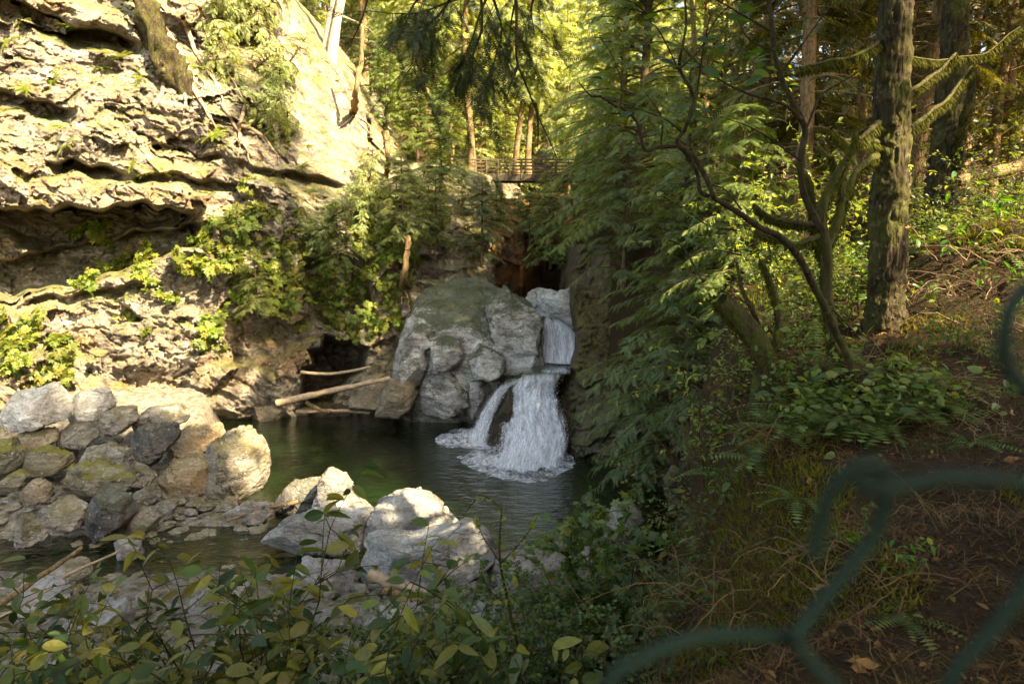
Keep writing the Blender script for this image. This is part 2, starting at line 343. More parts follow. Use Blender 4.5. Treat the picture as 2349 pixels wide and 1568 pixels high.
def mat_falls(name, lo, hi, su, sv, base=(.84, .85, .86), edge=True):
    m = NT(name); uv = m.n("UVMap"); uv.uv_map = "flow"; U = uv.outputs[0]
    a = m.noise(m.scale(U, (su, sv, 1)), 1.0, 7, .68, .5); b = m.noise(m.scale(U, (su * .2, sv * .45, 1)), 1.0, 4); c = m.noise(m.scale(U, (su * 3.2, sv * 3.5, 1)), 1.0, 4, .7)
    t = m.math('ADD', m.math('ADD', m.math('MULTIPLY', a, .36), m.math('MULTIPLY', b, .29)), m.math('MULTIPLY', c, .35))
    if edge:                    # ragged margins: thinner water towards both sides, whiter towards the foot
        sp = m.n("SeparateXYZ"); m.set(sp.inputs[0], U); e = m.math('POWER', m.math('ABSOLUTE', m.math('MULTIPLY', m.math('SUBTRACT', sp.outputs[0], .5), 2.0)), 5.0)
        t = m.math('SUBTRACT', t, m.math('MULTIPLY', e, .16))
        fr = m.math('FRACT', sp.outputs[1]); t = m.math('ADD', t, m.math('MULTIPLY', fr, .03)); t = m.math('SUBTRACT', t, m.math('MULTIPLY', m.math('POWER', m.math('SUBTRACT', 1.0, fr), 9.0), .13))
    f = m.ramp(t, [(lo, 0.0), (hi, 1.0)])
    pr = m.princ(base, .45, m.bump(m.math('ADD', a, c), .9, .05), .3); tr = m.n("BsdfTransparent")
    tl = m.n("BsdfTranslucent"); tl.inputs[0].default_value = (*base, 1)
    mw = m.n("MixShader"); mw.inputs[0].default_value = .35; m.set(mw.inputs[1], pr); m.set(mw.inputs[2], tl.outputs[0])
    mx = m.n("MixShader"); m.set(mx.inputs[0], f); m.set(mx.inputs[1], tr.outputs[0]); m.set(mx.inputs[2], mw.outputs[0])
    return m.done(mx.outputs[0])
M['falls'] = mat_falls("falling_water", .43, .575, 20, 8)
M['strand'] = mat_falls("thin_side_stream", .45, .60, 12, 9)
M['curtain'] = mat_falls("thin_falling_water", .425, .57, 32, 3.2)
M['foam'] = mat_falls("foam", .44, .60, 9, 9, (.84, .85, .86), False)
M['spray'] = mat_plain("water_drops", (.85, .86, .87), .3, .05, 5)

# ------------------------------------------------------------------ terrain
YE = [-60, -2, 1, 3, 4.5, 7, 10, 13, 17, 20, 24, 30, 45, 60, 160]
XE = [-80, -20, -3, 0.9, 1.3, 2.1, 2.9, 3.6, 4.8, 4.9, 3.3, 2.7, 2.6, 3.5, 12]
def ground_z(x, y, rough=True):
    x = np.asarray(x, float); y = np.asarray(y, float)
    xe = np.interp(y, YE, XE); wd = np.interp(y, [-60, 2, 5, 9, 13, 30, 60], [4, 2.2, 1.6, 1.3, 1.2, 1.2, 3])
    zR = 5.3 + .16 * np.clip(x - 2, 0, 7) + .03 * np.clip(x - 9, 0, 60) + .10 * np.clip(y - 6, 0, 30) + .03 * np.clip(y - 36, 0, 60) + .30 * np.clip(y - 78, 0, 200)
    zR = zR + .95 * np.exp(-((x - 6.5) / 1.3) ** 2 - ((y - 9.3) / 1.5) ** 2)
    zA = np.interp(y, [.3, 1, 2, 4, 6, 10, 14, 18.5], [5.3, 4.9, 4.25, 3.4, 2.6, 1.2, -.05, -2.4])
    zL = -.05 + .07 * np.clip(-6.5 - x, 0, 20) + .16 * np.clip(y - 18.5, 0, 8)
    zL = -2.4 + (zL + 2.4) * ss(.5, -.7, x - np.interp(y, [14, 16.5, 19, 21, 24, 28, 30], [-6, -6, -7.6, -8.9, -10.6, -12, -12])) * ss(14.6, 16.6, y)
    z = np.maximum(np.maximum(zA, zL), -2.4 + 1.4 * ss(19, 14, y))
    z = np.maximum(z, np.where((x < -5) & (y < 18), -.25, -9))
    back = np.where(x < .8, 11.0 + .8 * np.clip(-3 - x, 0, 26), 2.4)
    cany = ss(1.0, 3.6, np.abs(x - .9) - .02 * np.clip(y - 40, 0, 200) * 0)
    hillL = np.where(x < .9, 2.4 + (back - 2.4) * cany, 2.4) + 7 * ss(50, 62, y) * ss(-2.0, 2.0, x) * (1 - 0 * x) + .22 * np.clip(y - 60, 0, 200)
    up = ss(31, 40, y + .35 * np.clip(-x - 3, 0, 12) * -1)
    z = z + (hillL - z) * up
    z = z + (np.maximum(zR, z) - z) * ss(-.5, .5, (x - xe) / wd)
    if rough:
        q = np.stack([x * .5, y * .5, np.zeros_like(x)], -1)
        z = z + .22 * fbm(q, 4) * ss(-1.5, 1.0, z) + .05 * fbm(q * 6, 3)
    return z
def axis(lo, hi, n, c, k):
    t = np.linspace(-1, 1, n); s = np.sinh(k * t) / math.sinh(k)
    return np.where(t < 0, c + s * (c - lo), c + s * (hi - c))
gx = axis(-90, 110, 420, 0, 3.0); gy = axis(-45, 170, 460, 8, 3.0)
X, Y = np.meshgrid(gx, gy, indexing='ij')
V = np.stack([X, Y, ground_z(X, Y)], -1).reshape(-1, 3)
tag(obj("ground", mesh("ground", [(V, grid_faces(len(gx), len(gy))[:, ::-1])], M['ground'], True)), kind="structure")
# pool and upper stream
wx, wy = np.meshgrid(np.linspace(-30, 6.5, 40), np.linspace(9, 31, 40), indexing='ij')
tag(obj("water", mesh("water", [(np.stack([wx, wy, 0 * wx], -1), grid_faces(40, 40)[:, ::-1])], M['water'], True)), kind="structure")

# ------------------------------------------------------------------ cliffs
def poly_sd(px, py, pts):
    """signed distance (pixels) to a polygon, negative inside"""
    pts = np.asarray(pts, float); d = np.full(px.shape, 1e9); ins = np.zeros(px.shape, bool)
    for (x1, y1), (x2, y2) in zip(pts, np.roll(pts, -1, 0)):
        ex, ey = x2 - x1, y2 - y1; t = np.clip(((px - x1) * ex + (py - y1) * ey) / (ex * ex + ey * ey + 1e-9), 0, 1)
        d = np.minimum(d, np.hypot(px - x1 - t * ex, py - y1 - t * ey))
        c = ((y1 > py) != (y2 > py)) & (px < (x2 - x1) * (py - y1) / (y2 - y1 + 1e-12) + x1); ins ^= c
    return np.where(ins, -d, d)
CU = [-900, -300, 0, 250, 450, 600, 750, 880, 1000, 1200]
CV = [-500, -200, 0, 150, 300, 420, 475, 560, 650, 800, 960, 1020]
CD = np.array([[30, 30, 31, 33, 36, 42, 48, 52, 54, 58],
               [28, 28, 29, 31, 33.5, 37, 44, 48, 50, 54],
               [26.5, 26.5, 27.5, 29, 30.5, 32, 40, 44, 47, 50],
               [25.5, 25.5, 26.2, 27.3, 28.6, 30, 35.5, 41, 44, 46],
               [24.6, 24.6, 25, 26.0, 27.2, 28.6, 32.5, 37.5, 40, 42],
               [23.9, 23.9, 24.3, 25.3, 26.6, 28.0, 30.0, 32.5, 36, 40],
               [23.6, 23.6, 24.0, 25.0, 26.4, 27.8, 29.5, 31.2, 34, 38],
               [23.8, 23.8, 24.2, 25.1, 26.3, 27.6, 29.2, 30.6, 32, 35],
               [23.9, 23.9, 24.3, 25.2, 26.2, 27.4, 28.8, 30.0, 31, 33],
               [23.6, 23.6, 24.1, 25.1, 26.2, 27.3, 28.4, 29.0, 30, 31],
               [22.6, 22.6, 23.2, 24.6, 26.4, 27.4, 28.1, 28.4, 29, 30],
               [21.8, 21.8, 22.6, 24.2, 26.2, 27.3, 28.0, 28.3, 29, 30]])
def table(u, v, cu, cv, D):
    i = np.clip(np.searchsorted(cu, u) - 1, 0, len(cu) - 2); j = np.clip(np.searchsorted(cv, v) - 1, 0, len(cv) - 2)
    cu = np.asarray(cu, float); cv = np.asarray(cv, float)
    a = np.clip((u - cu[i]) / (cu[i + 1] - cu[i]), 0, 1); b = np.clip((v - cv[j]) / (cv[j + 1] - cv[j]), 0, 1)
    return (D[j, i] * (1 - a) + D[j, i + 1] * a) * (1 - b) + (D[j + 1, i] * (1 - a) + D[j + 1, i + 1] * a) * b
EDGE = np.array([(560, -400), (600, -120), (628, -10), (715, 85), (800, 190), (888, 325), (905, 372), (985, 372), (1085, 405), (1110, 560), (1115, 1100)], float)
def cliff_depth(u, v, detail=True):
    D = table(u, v, CU, CV, CD)
    wu = u + 14 * pnoise(np.stack([u / 90, v / 90, 0 * u], -1)); wv = v + 10 * pnoise(np.stack([u / 70, v / 70, 0 * u + 7], -1))
    wv = wv + 15 * pnoise(np.stack([u / 48, v / 60, 0 * u + 19], -1))
    D = D + 1.1 * ss(492, 520, wv) * ss(660, 600, wv + .25 * u) * ss(500, 400, u)
    def band(top, bot, depth, u0, u1, soft=7):      # a recess under a lip: top/bot are (u, v) lines
        t = np.interp(wu, *zip(*top)); b = np.interp(wu, *zip(*bot))
        return depth * ss(t - soft, t + soft, wv) * (1 - ss(b - 6, b + 26, wv)) * ss(u1, u1 - 60, wu) * ss(u0 - 60, u0, wu)
    D = D + band([(-900, 478), (0, 478), (330, 476), (440, 486)], [(-900, 516), (0, 522), (100, 560), (260, 530), (420, 500)], 3.2, -900, 470)
    D = D + band([(-900, 585), (0, 592), (160, 560), (480, 508)], [(-900, 690), (0, 672), (150, 652), (300, 600), (480, 535)], 3.0, -900, 500)
    D = D + band([(-900, 180), (0, 205), (150, 250)], [(-900, 240), (0, 238), (150, 268)], 1.3, -900, 190)
    D = D + band([(-900, -10), (0, -10), (170, 60), (330, 100)], [(-900, 10), (0, 20), (170, 88), (330, 122)], 1.4, -900, 350)
    D = D - 1.0 * ss(-60, 0, u) * ss(360, 300, u) * ss(0, 1, 1) * np.exp(-((wv - np.interp(u, [0, 330], [-40, 70])) / 40) ** 2)
    D = D + band([(150, 372), (300, 396)], [(150, 384), (300, 415)], 1.5, 150, 310)
    D = D + band([(340, 395), (540, 425)], [(340, 402), (540, 436)], 1.0, 340, 560)
    D = D + band([(380, 335), (700, 405), (800, 425)], [(380, 342), (700, 418), (800, 440)], .9, 380, 800)
    D = D + band([(60, 690), (400, 640)], [(60, 700), (400, 650)], .7, 60, 400)
    D = D + 4.6 * ss(3, -16, poly_sd(wu, wv, [(684, 945), (692, 872), (690, 850), (712, 832), (708, 802), (738, 796), (748, 770), (790, 778), (816, 772), (828, 792), (840, 800), (830, 846), (806, 860), (798, 884), (742, 945)]))
    D = D + 1.5 * ss(6, -14, poly_sd(wu, wv, [(690, 600), (760, 575), (850, 590), (860, 700), (800, 770), (720, 740)]))
    D = D - .9 * ss(8, -30, poly_sd(wu, wv, [(-300, 820), (150, 800), (242, 810), (250, 962), (-300, 985)]))
    D = D - .7 * ss(8, -40, poly_sd(wu, wv, [(440, 850), (560, 810), (690, 800), (680, 960), (410, 968)]))
    # silhouette: beyond the edge line the rock turns back
    e = u - np.interp(v, EDGE[:, 1], EDGE[:, 0])
    D = D + 16 * ss(0, 110, e + 8 * pnoise(np.stack([u / 30, v / 30, 0 * u + 3], -1)))
    if detail:
        p = P(u, v, D)
        k = 1.0 - .72 * ss(40, -20, poly_sd(u, v, [(610, -200), (760, 100), (850, 260), (760, 420), (690, 350), (640, 180), (580, 0)]))
        k = k * (1 - .35 * ss(840, 900, v))
        D = D + rockdisp(p, 1.0) * k
    return D, e
cu = np.concatenate([np.arange(-900, -60, 9), np.arange(-60, 1240, 2.4)]); cv = np.concatenate([np.arange(-420, -30, 7), np.arange(-30, 1040, 2.4)])
U, Vv = np.meshgrid(cu, cv, indexing='ij')
CDEP, CE = cliff_depth(U, Vv)
V = P(U, Vv, CDEP).reshape(-1, 3); F = grid_faces(len(cu), len(cv))
keep = (CE.ravel()[F] < np.where(Vv.ravel()[F] < 420, 48, 110)).all(1)
tag(obj("cliff", mesh("cliff", [(V, F[keep])], M['cliff'], True)), kind="structure")
def on_cliff(u, v):
    d = cliff_depth(np.array([u, u + 6., u]), np.array([v, v, v + 6.]))[0]
    q = P(np.array([u, u + 6., u]), np.array([v, v, v + 6.]), d)
    n = np.cross(q[2] - q[0], q[1] - q[0]); n /= np.linalg.norm(n)
    if n[1] > 0: n = -n
    return q[0], n

# dark rock wall beside the falls
RU = [1270, 1310, 1400, 1560, 1750, 2000]; RV = [560, 640, 850, 1000, 1060, 1110, 1250]
RD = np.array([[30, 27.5, 25.5, 23, 20, 17], [29, 26.6, 24.6, 22, 19, 16], [27, 25.0, 23.4, 21, 18, 15], [25, 22.8, 21.6, 20, 17.4, 14.6],
               [24, 21.9, 20.9, 19.6, 17, 14.2], [23, 21.4, 20.5, 19.3, 16.8, 14.0], [22, 20.5, 19.8, 18.8, 16.4, 13.6]])
ru = np.arange(1262, 1900, 3.0); rv = np.arange(560, 1240, 3.0); U2, V2 = np.meshgrid(ru, rv, indexing='ij')
RL = np.array([(1330, 560), (1322, 660), (1316, 700), (1330, 760), (1332, 800), (1318, 835), (1292, 860), (1286, 900), (1296, 950), (1308, 1000), (1300, 1060), (1290, 1240)], float)
e2 = np.interp(V2, RL[:, 1], RL[:, 0]) - U2
D2 = table(U2, V2, RU, RV, RD) + 6 * ss(0, 40, e2) + rockdisp(P(U2, V2, table(U2, V2, RU, RV, RD)), .8, 31.0)
F2 = grid_faces(len(ru), len(rv)); k2 = (e2.ravel()[F2] < 40).all(1)
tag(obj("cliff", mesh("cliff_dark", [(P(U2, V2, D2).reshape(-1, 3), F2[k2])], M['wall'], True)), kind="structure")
# canyon wall behind the outcrop, orange glow put into its stain colour
ku = np.arange(1060, 1420, 3.0); kv = np.arange(455, 760, 3.0); U3, V3 = np.meshgrid(ku, kv, indexing='ij')
D3 = np.interp(U3, [1060, 1095, 1130, 1200, 1245, 1275, 1330, 1420], [42, 37, 34.5, 35, 40, 41, 35, 32]) + 6 * ss(540, 455, V3) + rockdisp(P(U3, V3, 34 + 0 * U3) * np.array([1.6, 1, .5]), .9, 11.0)
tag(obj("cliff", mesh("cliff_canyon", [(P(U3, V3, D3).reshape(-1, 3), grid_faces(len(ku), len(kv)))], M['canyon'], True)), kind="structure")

# ------------------------------------------------------------------ rocks from outlines, with their own thickness
def outline_rock(pts, depth, thick, seed, n=120, rings=36, amp=.10, back=.9, power=3.2, lean=0.0, planes=9, cres=.11):
    pts = np.asarray(pts, float); c = pts.mean(0)
    Q = P(pts[:, 0], pts[:, 1], depth); C = P(c[0], c[1], depth)
    dense = np.concatenate([np.linspace(Q[i], Q[(i + 1) % len(Q)], 24, endpoint=False) for i in range(len(Q))])
    dx = dense[:, 0] - C[0]; dz = dense[:, 2] - C[2]; th = np.arctan2(dz, dx); o = np.argsort(th)
    ang = np.linspace(-math.pi, math.pi, n, endpoint=False); R = np.interp(ang, th[o], np.hypot(dx, dz)[o], period=2 * math.pi)
    R = (R + np.roll(R, 1) + np.roll(R, -1)) / 3
    s = np.sin(np.linspace(0, math.pi / 2, rings)) ; s[0] = 0.004
    size = np.sqrt((R ** 2).mean())
    out = []
    for sg in (-1, 1):
        r = s[:, None]; off = thick * (1 - r ** power) ** (1 / power) * (1 if sg < 0 else back) * np.ones_like(R)[None]
        x = C[0] + r * R[None] * np.cos(ang)[None]; z = C[2] + r * R[None] * np.sin(ang)[None]
        y = depth + sg * off + lean * (z - C[2])
        out.append(np.stack([x, y, z], -1))
    V = np.concatenate([out[0], out[1][::-1][1:]])
    cc = np.array([C[0], depth, C[2]]); nd = nrm((V - cc) / np.array([size, thick, size]) ** 2)
    q = (V + seed * 3.1) / size
    wq = q + .2 * np.stack([pnoise(q * 2), pnoise(q * 2 + 5), pnoise(q * 2 + 9)], -1)
    crs = np.exp(-(pnoise(wq * 2.2 + 31) / .035) ** 2) + .6 * np.exp(-(pnoise(wq * 4.4 + 57) / .04) ** 2)
    d = facets(wq * 1.5, .9, 1.5, .22, 9) * 1.0 - cres * crs + .55 * facets(wq * 3.2 + 4, .8, 2.2, .15, 12) + .16 * facets(wq * 9 + 2, 1, 1, .3, 7) + .3 * fbm(q * 2.0, 4)
    V = V + nd * (d * amp * size)[..., None]
    g = np.random.default_rng(1000 + seed)
    for k in range(planes):
        nn = g.normal(size=3) * np.array([.75, .8, .75]); nn[1] = -abs(nn[1]) - .45; nn[2] = nn[2] * .8 + .2; nn /= np.linalg.norm(nn)
        pr = (V - cc) @ nn; hmax = pr.max(); h0 = hmax * g.uniform(.62, .95) ; V = V - (np.clip(pr - h0 - .02 * size * pnoise(V * 3 / size), 0, None) * .93)[..., None] * nn
    fine = fbm(V * 3.0 + seed, 5, 2.1, .55); V = V + nd * (.035 * fine * min(1.0, size) + .02 * facets(V * 4.5 + seed, 1, 1, .4, 9) * min(1, size))[..., None]
    m = V.shape[0]
    return V.reshape(-1, 3), grid_faces(m, n, True)
def rock(name, label, pts, depth, thick, mat, seed, group=None, cat="boulder", **kw):
    V, F = outline_rock(pts, depth, thick, seed, **kw)
    c = np.array([V[:, 0].mean(), V[:, 1].mean(), V[:, 2].min()])
    o = obj(name, mesh(name, [(local(V, c), F)], mat, True), None, tuple(c))
    return tag(o, label, cat, group)

rock("rock_outcrop", "big rounded grey outcrop with dark moss and pale lichen beside the waterfalls",
     [(905, 800), (945, 700), (980, 642), (1040, 622), (1092, 632), (1150, 660), (1190, 695), (1215, 720), (1225, 770), (1215, 840), (1160, 862), (1125, 905), (1095, 960), (1000, 968), (930, 960), (890, 900)],
     27.6, 2.6, M['outcrop'], 1, None, "rock outcrop", n=360, rings=150, amp=.10, planes=16, cres=.04)
OUT = bpy.data.objects['rock_outcrop']
for i_, (pp_, dd_, tt_) in enumerate([([(988, 782), (1015, 770), (1056, 778), (1066, 822), (1030, 850), (996, 846)], 25.7, .9), ([(1076, 815), (1100, 790), (1156, 816), (1158, 850), (1128, 874), (1084, 864)], 25.6, .8), ([(920, 785), (965, 742), (998, 752), (990, 795), (960, 812), (926, 806)], 26.2, .8), ([(902, 870), (934, 800), (970, 790), (986, 824), (964, 884), (920, 902)], 25.9, .8), ([(985, 858), (1040, 848), (1072, 866), (1078, 925), (1030, 958), (968, 950), (962, 900)], 26.0, .8), ([(1080, 872), (1120, 868), (1126, 902), (1096, 962), (1070, 950)], 25.9, .6)]):
    V, F = outline_rock(pp_, dd_, tt_, 140 + i_, 150, 60, .10, planes=10, cres=.04)
    obj("block", mesh("block", [(local(V, OUT.location), F)], M['outcrop'], True), OUT)
rock("rock", "smooth pale water-worn rock rim between the outcrop and the upper fall",
     [(1112, 700), (1150, 660), (1200, 690), (1228, 708), (1242, 742), (1233, 790), (1250, 836), (1264, 858), (1200, 874), (1130, 908), (1108, 860), (1138, 790)], 26.5, 1.3, M['outcrop'], 2, None, "rock", n=220, rings=90, amp=.12)
rock("rock", "pale squarish block standing above the upper fall",
     [(1204, 716), (1209, 672), (1236, 662), (1282, 668), (1324, 656), (1332, 700), (1350, 790), (1318, 764), (1290, 736), (1240, 730)], 28.6, 1.2, M['pale'], 3, None, "rock", n=180, rings=70, amp=.12)
rock("rock", "dark wet ledge of rock under the lip between the two waterfalls", [(1120, 900), (1160, 866), (1240, 852), (1320, 846), (1336, 900), (1330, 960), (1290, 1000), (1180, 960)], 25.6, .9, M['wet'], 17, None, "rock", n=160, rings=60, amp=.08)
rock("rock", "orange-stained rock foot under the lower end of the sloping log",
     [(808, 930), (815, 890), (845, 862), (885, 858), (905, 880), (900, 930), (870, 955), (820, 952)], 26.4, 1.2, M['foot'], 4, None, "rock", n=140, rings=50, amp=.09)
rock("rock", "sunlit cream rock foot at the waterline under the outcrop",
     [(862, 952), (875, 890), (905, 862), (945, 868), (962, 900), (945, 935), (915, 956)], 25.9, .9, M['foot'], 5, None, "rock", n=140, rings=50, amp=.09)

# boulders on the bank and in the shallows: (label, outline, water-or-ground height at its foot, material)
BOULDERS = [
    ("large rough grey boulder at the pool edge, topmost bulk of the bank rocks", [(462, 1075), (480, 1015), (530, 983), (575, 993), (604, 1040), (608, 1090), (590, 1132), (530, 1144), (482, 1132), (464, 1105)], .0, 1.0),
    ("smooth tan-faced boulder wedged against the large rough grey boulder", [(360, 1105), (400, 1055), (445, 1044), (478, 1060), (482, 1132), (440, 1147), (385, 1142), (362, 1122)], .1, .8),
    ("sunlit golden boulder behind the large rough grey boulder", [(385, 1002), (440, 974), (500, 976), (512, 1000), (476, 1040), (420, 1062), (372, 1050)], .6, .7),
    ("dark striated slanting boulder with a flat pale top", [(278, 1012), (300, 985), (400, 973), (408, 1000), (372, 1042), (330, 1080), (290, 1052)], .7, .6),
    ("long pale boulder under the dark striated boulder", [(185, 1060), (190, 1030), (240, 1018), (285, 1034), (302, 1070), (356, 1096), (340, 1114), (260, 1102), (200, 1082)], .6, .6),
    ("mossy yellow-green boulder below the long pale boulder", [(105, 1112), (128, 1080), (190, 1060), (262, 1075), (312, 1100), (285, 1132), (200, 1152), (120, 1142)], .5, .6),
    ("flat mossy boulder in the shade at the photo's edge", [(15, 1062), (90, 1023), (152, 1046), (150, 1075), (120, 1088), (30, 1088)], .9, .6),
    ("small green-spotted boulder at the photo's edge", [(2, 1102), (36, 1078), (66, 1092), (45, 1125), (8, 1134)], .8, .3),
    ("small warm tan boulder beside the mossy yellow-green boulder", [(45, 1138), (78, 1098), (112, 1112), (112, 1146), (60, 1164)], .7, .35),
    ("lichen-freckled dark boulder in the shallows under the mossy yellow-green one", [(180, 1165), (228, 1130), (292, 1134), (314, 1165), (292, 1198), (230, 1236), (192, 1214)], .2, .5),
    ("plain grey boulder beside the lichen-freckled dark boulder", [(86, 1176), (150, 1138), (192, 1162), (182, 1214), (130, 1226), (92, 1206)], .35, .5),
    ("low oval boulder lying in the shallow outflow", [(252, 1218), (280, 1180), (340, 1164), (368, 1185), (342, 1222), (290, 1240)], .0, .45),
    ("small round boulder touching the low oval boulder", [(342, 1168), (372, 1148), (404, 1158), (398, 1186), (362, 1194)], .05, .25),
    ("small angular boulder between the tan-faced boulder and the lichen-freckled one", [(298, 1134), (350, 1108), (368, 1138), (342, 1164), (308, 1160)], .25, .35),
    ("broad flat slab of bank rock at the cliff foot", [(298, 964), (360, 930), (412, 928), (428, 964), (385, 990), (310, 988)], 1.3, .7),
    ("pale brown slab beside the broad flat slab at the cliff foot", [(205, 975), (240, 940), (300, 930), (312, 962), (285, 990), (225, 1000)], 1.4, .6),
    ("grey angular block under the bright rubble patch", [(120, 1010), (150, 975), (210, 968), (226, 1000), (190, 1028), (140, 1030)], 1.2, .6),
    ("brownish block under the bright rubble, next to the flat mossy boulder", [(20, 1018), (60, 985), (120, 985), (128, 1012), (90, 1034), (30, 1036)], 1.3, .6),
    ("big sunlit white block of the rubble patch", [(-10, 960), (30, 900), (110, 884), (150, 915), (140, 965), (70, 988), (0, 985)], 1.9, .8),
    ("flat sunlit white block at the cliff foot, next to the vertical crack", [(140, 950), (160, 905), (235, 890), (255, 930), (240, 962), (180, 972)], 1.8, .7),
    ("small boulder below the plain grey boulder, half behind leaves", [(20, 1210), (60, 1180), (100, 1200), (100, 1240), (50, 1256)], .2, .35),
    ("grey boulder seen through the yellowing leaves by the brown fallen branch", [(95, 1330), (130, 1290), (190, 1285), (205, 1320), (160, 1350), (110, 1350)], .2, .4),
    ("pointed grey rock rising at the near shore of the pool", [(722, 1172), (733, 1100), (752, 1073), (786, 1088), (822, 1140), (856, 1180), (806, 1206), (745, 1200)], .05, .6),
    ("dark low rock behind the pointed grey rock", [(630, 1150), (665, 1105), (736, 1097), (742, 1160), (690, 1176), (645, 1172)], .0, .5),
    ("broad low pale slab at the foot of the pointed grey rock", [(600, 1235), (660, 1188), (740, 1168), (850, 1172), (866, 1206), (840, 1262), (720, 1268)], .1, .5),
    ("big cracked dome-shaped rock at the near shore", [(832, 1204), (872, 1150), (928, 1130), (988, 1140), (1044, 1196), (1052, 1215), (1010, 1250), (920, 1262), (845, 1245)], .15, .9),
    ("sunlit bulging pale rock in front of the cracked dome-shaped rock", [(825, 1315), (838, 1232), (920, 1238), (1010, 1222), (1082, 1198), (1122, 1230), (1142, 1275), (1060, 1330), (900, 1346)], .4, .8),
    ("flat pinkish slab at the near end of the pool", [(1090, 1330), (1130, 1290), (1200, 1285), (1250, 1268), (1300, 1258), (1360, 1266), (1400, 1300), (1330, 1345), (1180, 1355)], .5, .8),
    ("small pale rock cluster lying in the shallow water", [(500, 1186), (552, 1158), (612, 1150), (642, 1168), (606, 1196), (530, 1206)], .0, .35),
    ("grey rock with moss on the dark alcove's brink under the arching stems", [(1524, 1105), (1545, 1072), (1572, 1084), (1594, 1112), (1562, 1152), (1530, 1148)], 2.2, .4),
    ("pale rock under the bright green bush at the pool's brink", [(1380, 1215), (1410, 1160), (1450, 1150), (1480, 1200), (1470, 1260), (1400, 1262)], .9, .5),
    ("rounded cream rock at the cliff foot by the driftwood's thick end", [(560, 965), (575, 925), (620, 905), (660, 925), (665, 952), (620, 968)], .0, .8),
    ("dark wet rock in the water under the sloping log", [(690, 950), (720, 925), (780, 922), (815, 938), (800, 956), (720, 960)], -.05, .5),
    ("grey rock behind leaves under the reddish fallen branch", [(0, 1395), (50, 1340), (120, 1335), (150, 1380), (100, 1430), (20, 1440)], 1.0, .5),
    ("pale rock half hidden by leaves below the straight pale stick", [(140, 1440), (190, 1395), (270, 1390), (300, 1440), (240, 1490), (160, 1490)], 1.3, .5),
    ("grey rock glimpsed through leaves at the bottom corner", [(20, 1530), (60, 1470), (150, 1465), (200, 1520), (140, 1580), (40, 1590)], 2.0, .5),
    ("small pale rock in the stream by the straight pale stick", [(240, 1262), (275, 1235), (318, 1245), (326, 1275), (280, 1290)], .0, .3),
    ("pale rock among leaves under the split grey-brown log", [(830, 1440), (880, 1395), (960, 1400), (985, 1450), (920, 1490), (850, 1485)], 1.3, .5),
    ("pale rock in the leaves below the broad low slab", [(640, 1345), (700, 1290), (790, 1300), (820, 1350), (760, 1390), (670, 1385)], .4, .5),
    ("grey rock in the leaves behind the yellowing shrub", [(420, 1400), (470, 1345), (560, 1350), (590, 1400), (530, 1440), (440, 1440)], .9, .5),
    ("small grey rock peeping between the leaves at the bottom edge", [(560, 1520), (600, 1480), (680, 1480), (710, 1525), (650, 1560), (580, 1555)], 1.8, .4),
    ("grey rock among the fine small leaves near the tall bare stem", [(1040, 1440), (1090, 1400), (1150, 1410), (1160, 1460), (1100, 1490)], 1.3, .4),
    ("mossy boulder at the very edge, in shade under the rubble", [(-40, 1080), (-30, 1020), (20, 1004), (46, 1040), (36, 1074), (0, 1094)], .9, .5),
]
for i, (lab, pts, z0, th) in enumerate(BOULDERS):
    a = np.asarray(pts, float); cx = a[:, 0].mean(); by = a[:, 1].max()
    d = G(cx, by - 2, z0)[1] + th * .55
    mat = M['boulder'] if i < 22 or i in (29, 30) else M['shore']
    if i in (2, 31): mat = M['foot']
    if i == 32: mat = M['wet']
    if i in (5, 6, 7, 42): mat = M['mossrock']
    if i in (3, 9, 23): mat = M['darkrock']
    if i in (18, 19): mat = M['pale']
    if i in (1, 8, 17): mat = M['tanrock']
    if i == 27: mat = M['pinkrock']
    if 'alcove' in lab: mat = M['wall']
    sz = (a[:, 0].max() - a[:, 0].min())
    rock("boulder", lab, pts, d, th, mat, 20 + i, None, "boulder", n=220 if sz > 130 else 120, rings=80 if sz > 130 else 46, amp=.13 if i < 22 or i > 27 else .08, planes=15 if i < 22 or i > 27 else 6)
# many small stones of the bank, uncountable
rg = np.random.default_rng(3)
def pebble_proto(seed, n=20, rings=9):
    th = np.linspace(-math.pi, math.pi, n, endpoint=False); ph = np.linspace(.05, math.pi - .05, rings * 2)
    V = np.stack([np.sin(ph)[:, None] * np.cos(th)[None], np.sin(ph)[:, None] * np.sin(th)[None], np.cos(ph)[:, None] * np.ones(n)[None] * .7], -1)
    q = V * 1.3 + seed * 2.7; V = V * (1 + .5 * facets(q, .9, 1.0, .1, 8) + .12 * fbm(q * 3, 3))[..., None]
    return V.reshape(-1, 3), grid_faces(rings * 2, n, True)
blocks = []
for k in range(980):
    if k < 420: px, py = rg.uniform(-60, 640), rg.uniform(960, 1240)
    elif k < 480: px, py = rg.uniform(500, 1300), rg.uniform(1170, 1330)
    else: px, py = rg.uniform(-200, 1150), rg.uniform(1260, 1660)
    z = .1 + max(0, (1180 - py)) * .006; g = G(px, py, z)
    if k >= 480: yy = rg.uniform(5.0, 13.5); g = np.array([rg.uniform(-.8 * yy, .35), yy, 0])
    gz = float(ground_z(g[0], g[1], False))
    if gz < -.5: continue
    V, F = pebble_proto(k); s = rg.uniform(.05, .24) * (1.0 if k < 420 else .7); a = rg.uniform(0, 6.28)
    R = np.array([[math.cos(a), -math.sin(a), 0], [math.sin(a), math.cos(a), 0], [0, 0, 1]])
    blocks.append(((V * np.array([1.2, .9, .75]) * s) @ R.T + np.array([g[0], g[1], max(gz, -.1) + s * (.2 if k < 480 else .3)]), F))
tag(obj("rubble", mesh("rubble", [join(blocks)], M['boulder'], True)), kind="stuff")

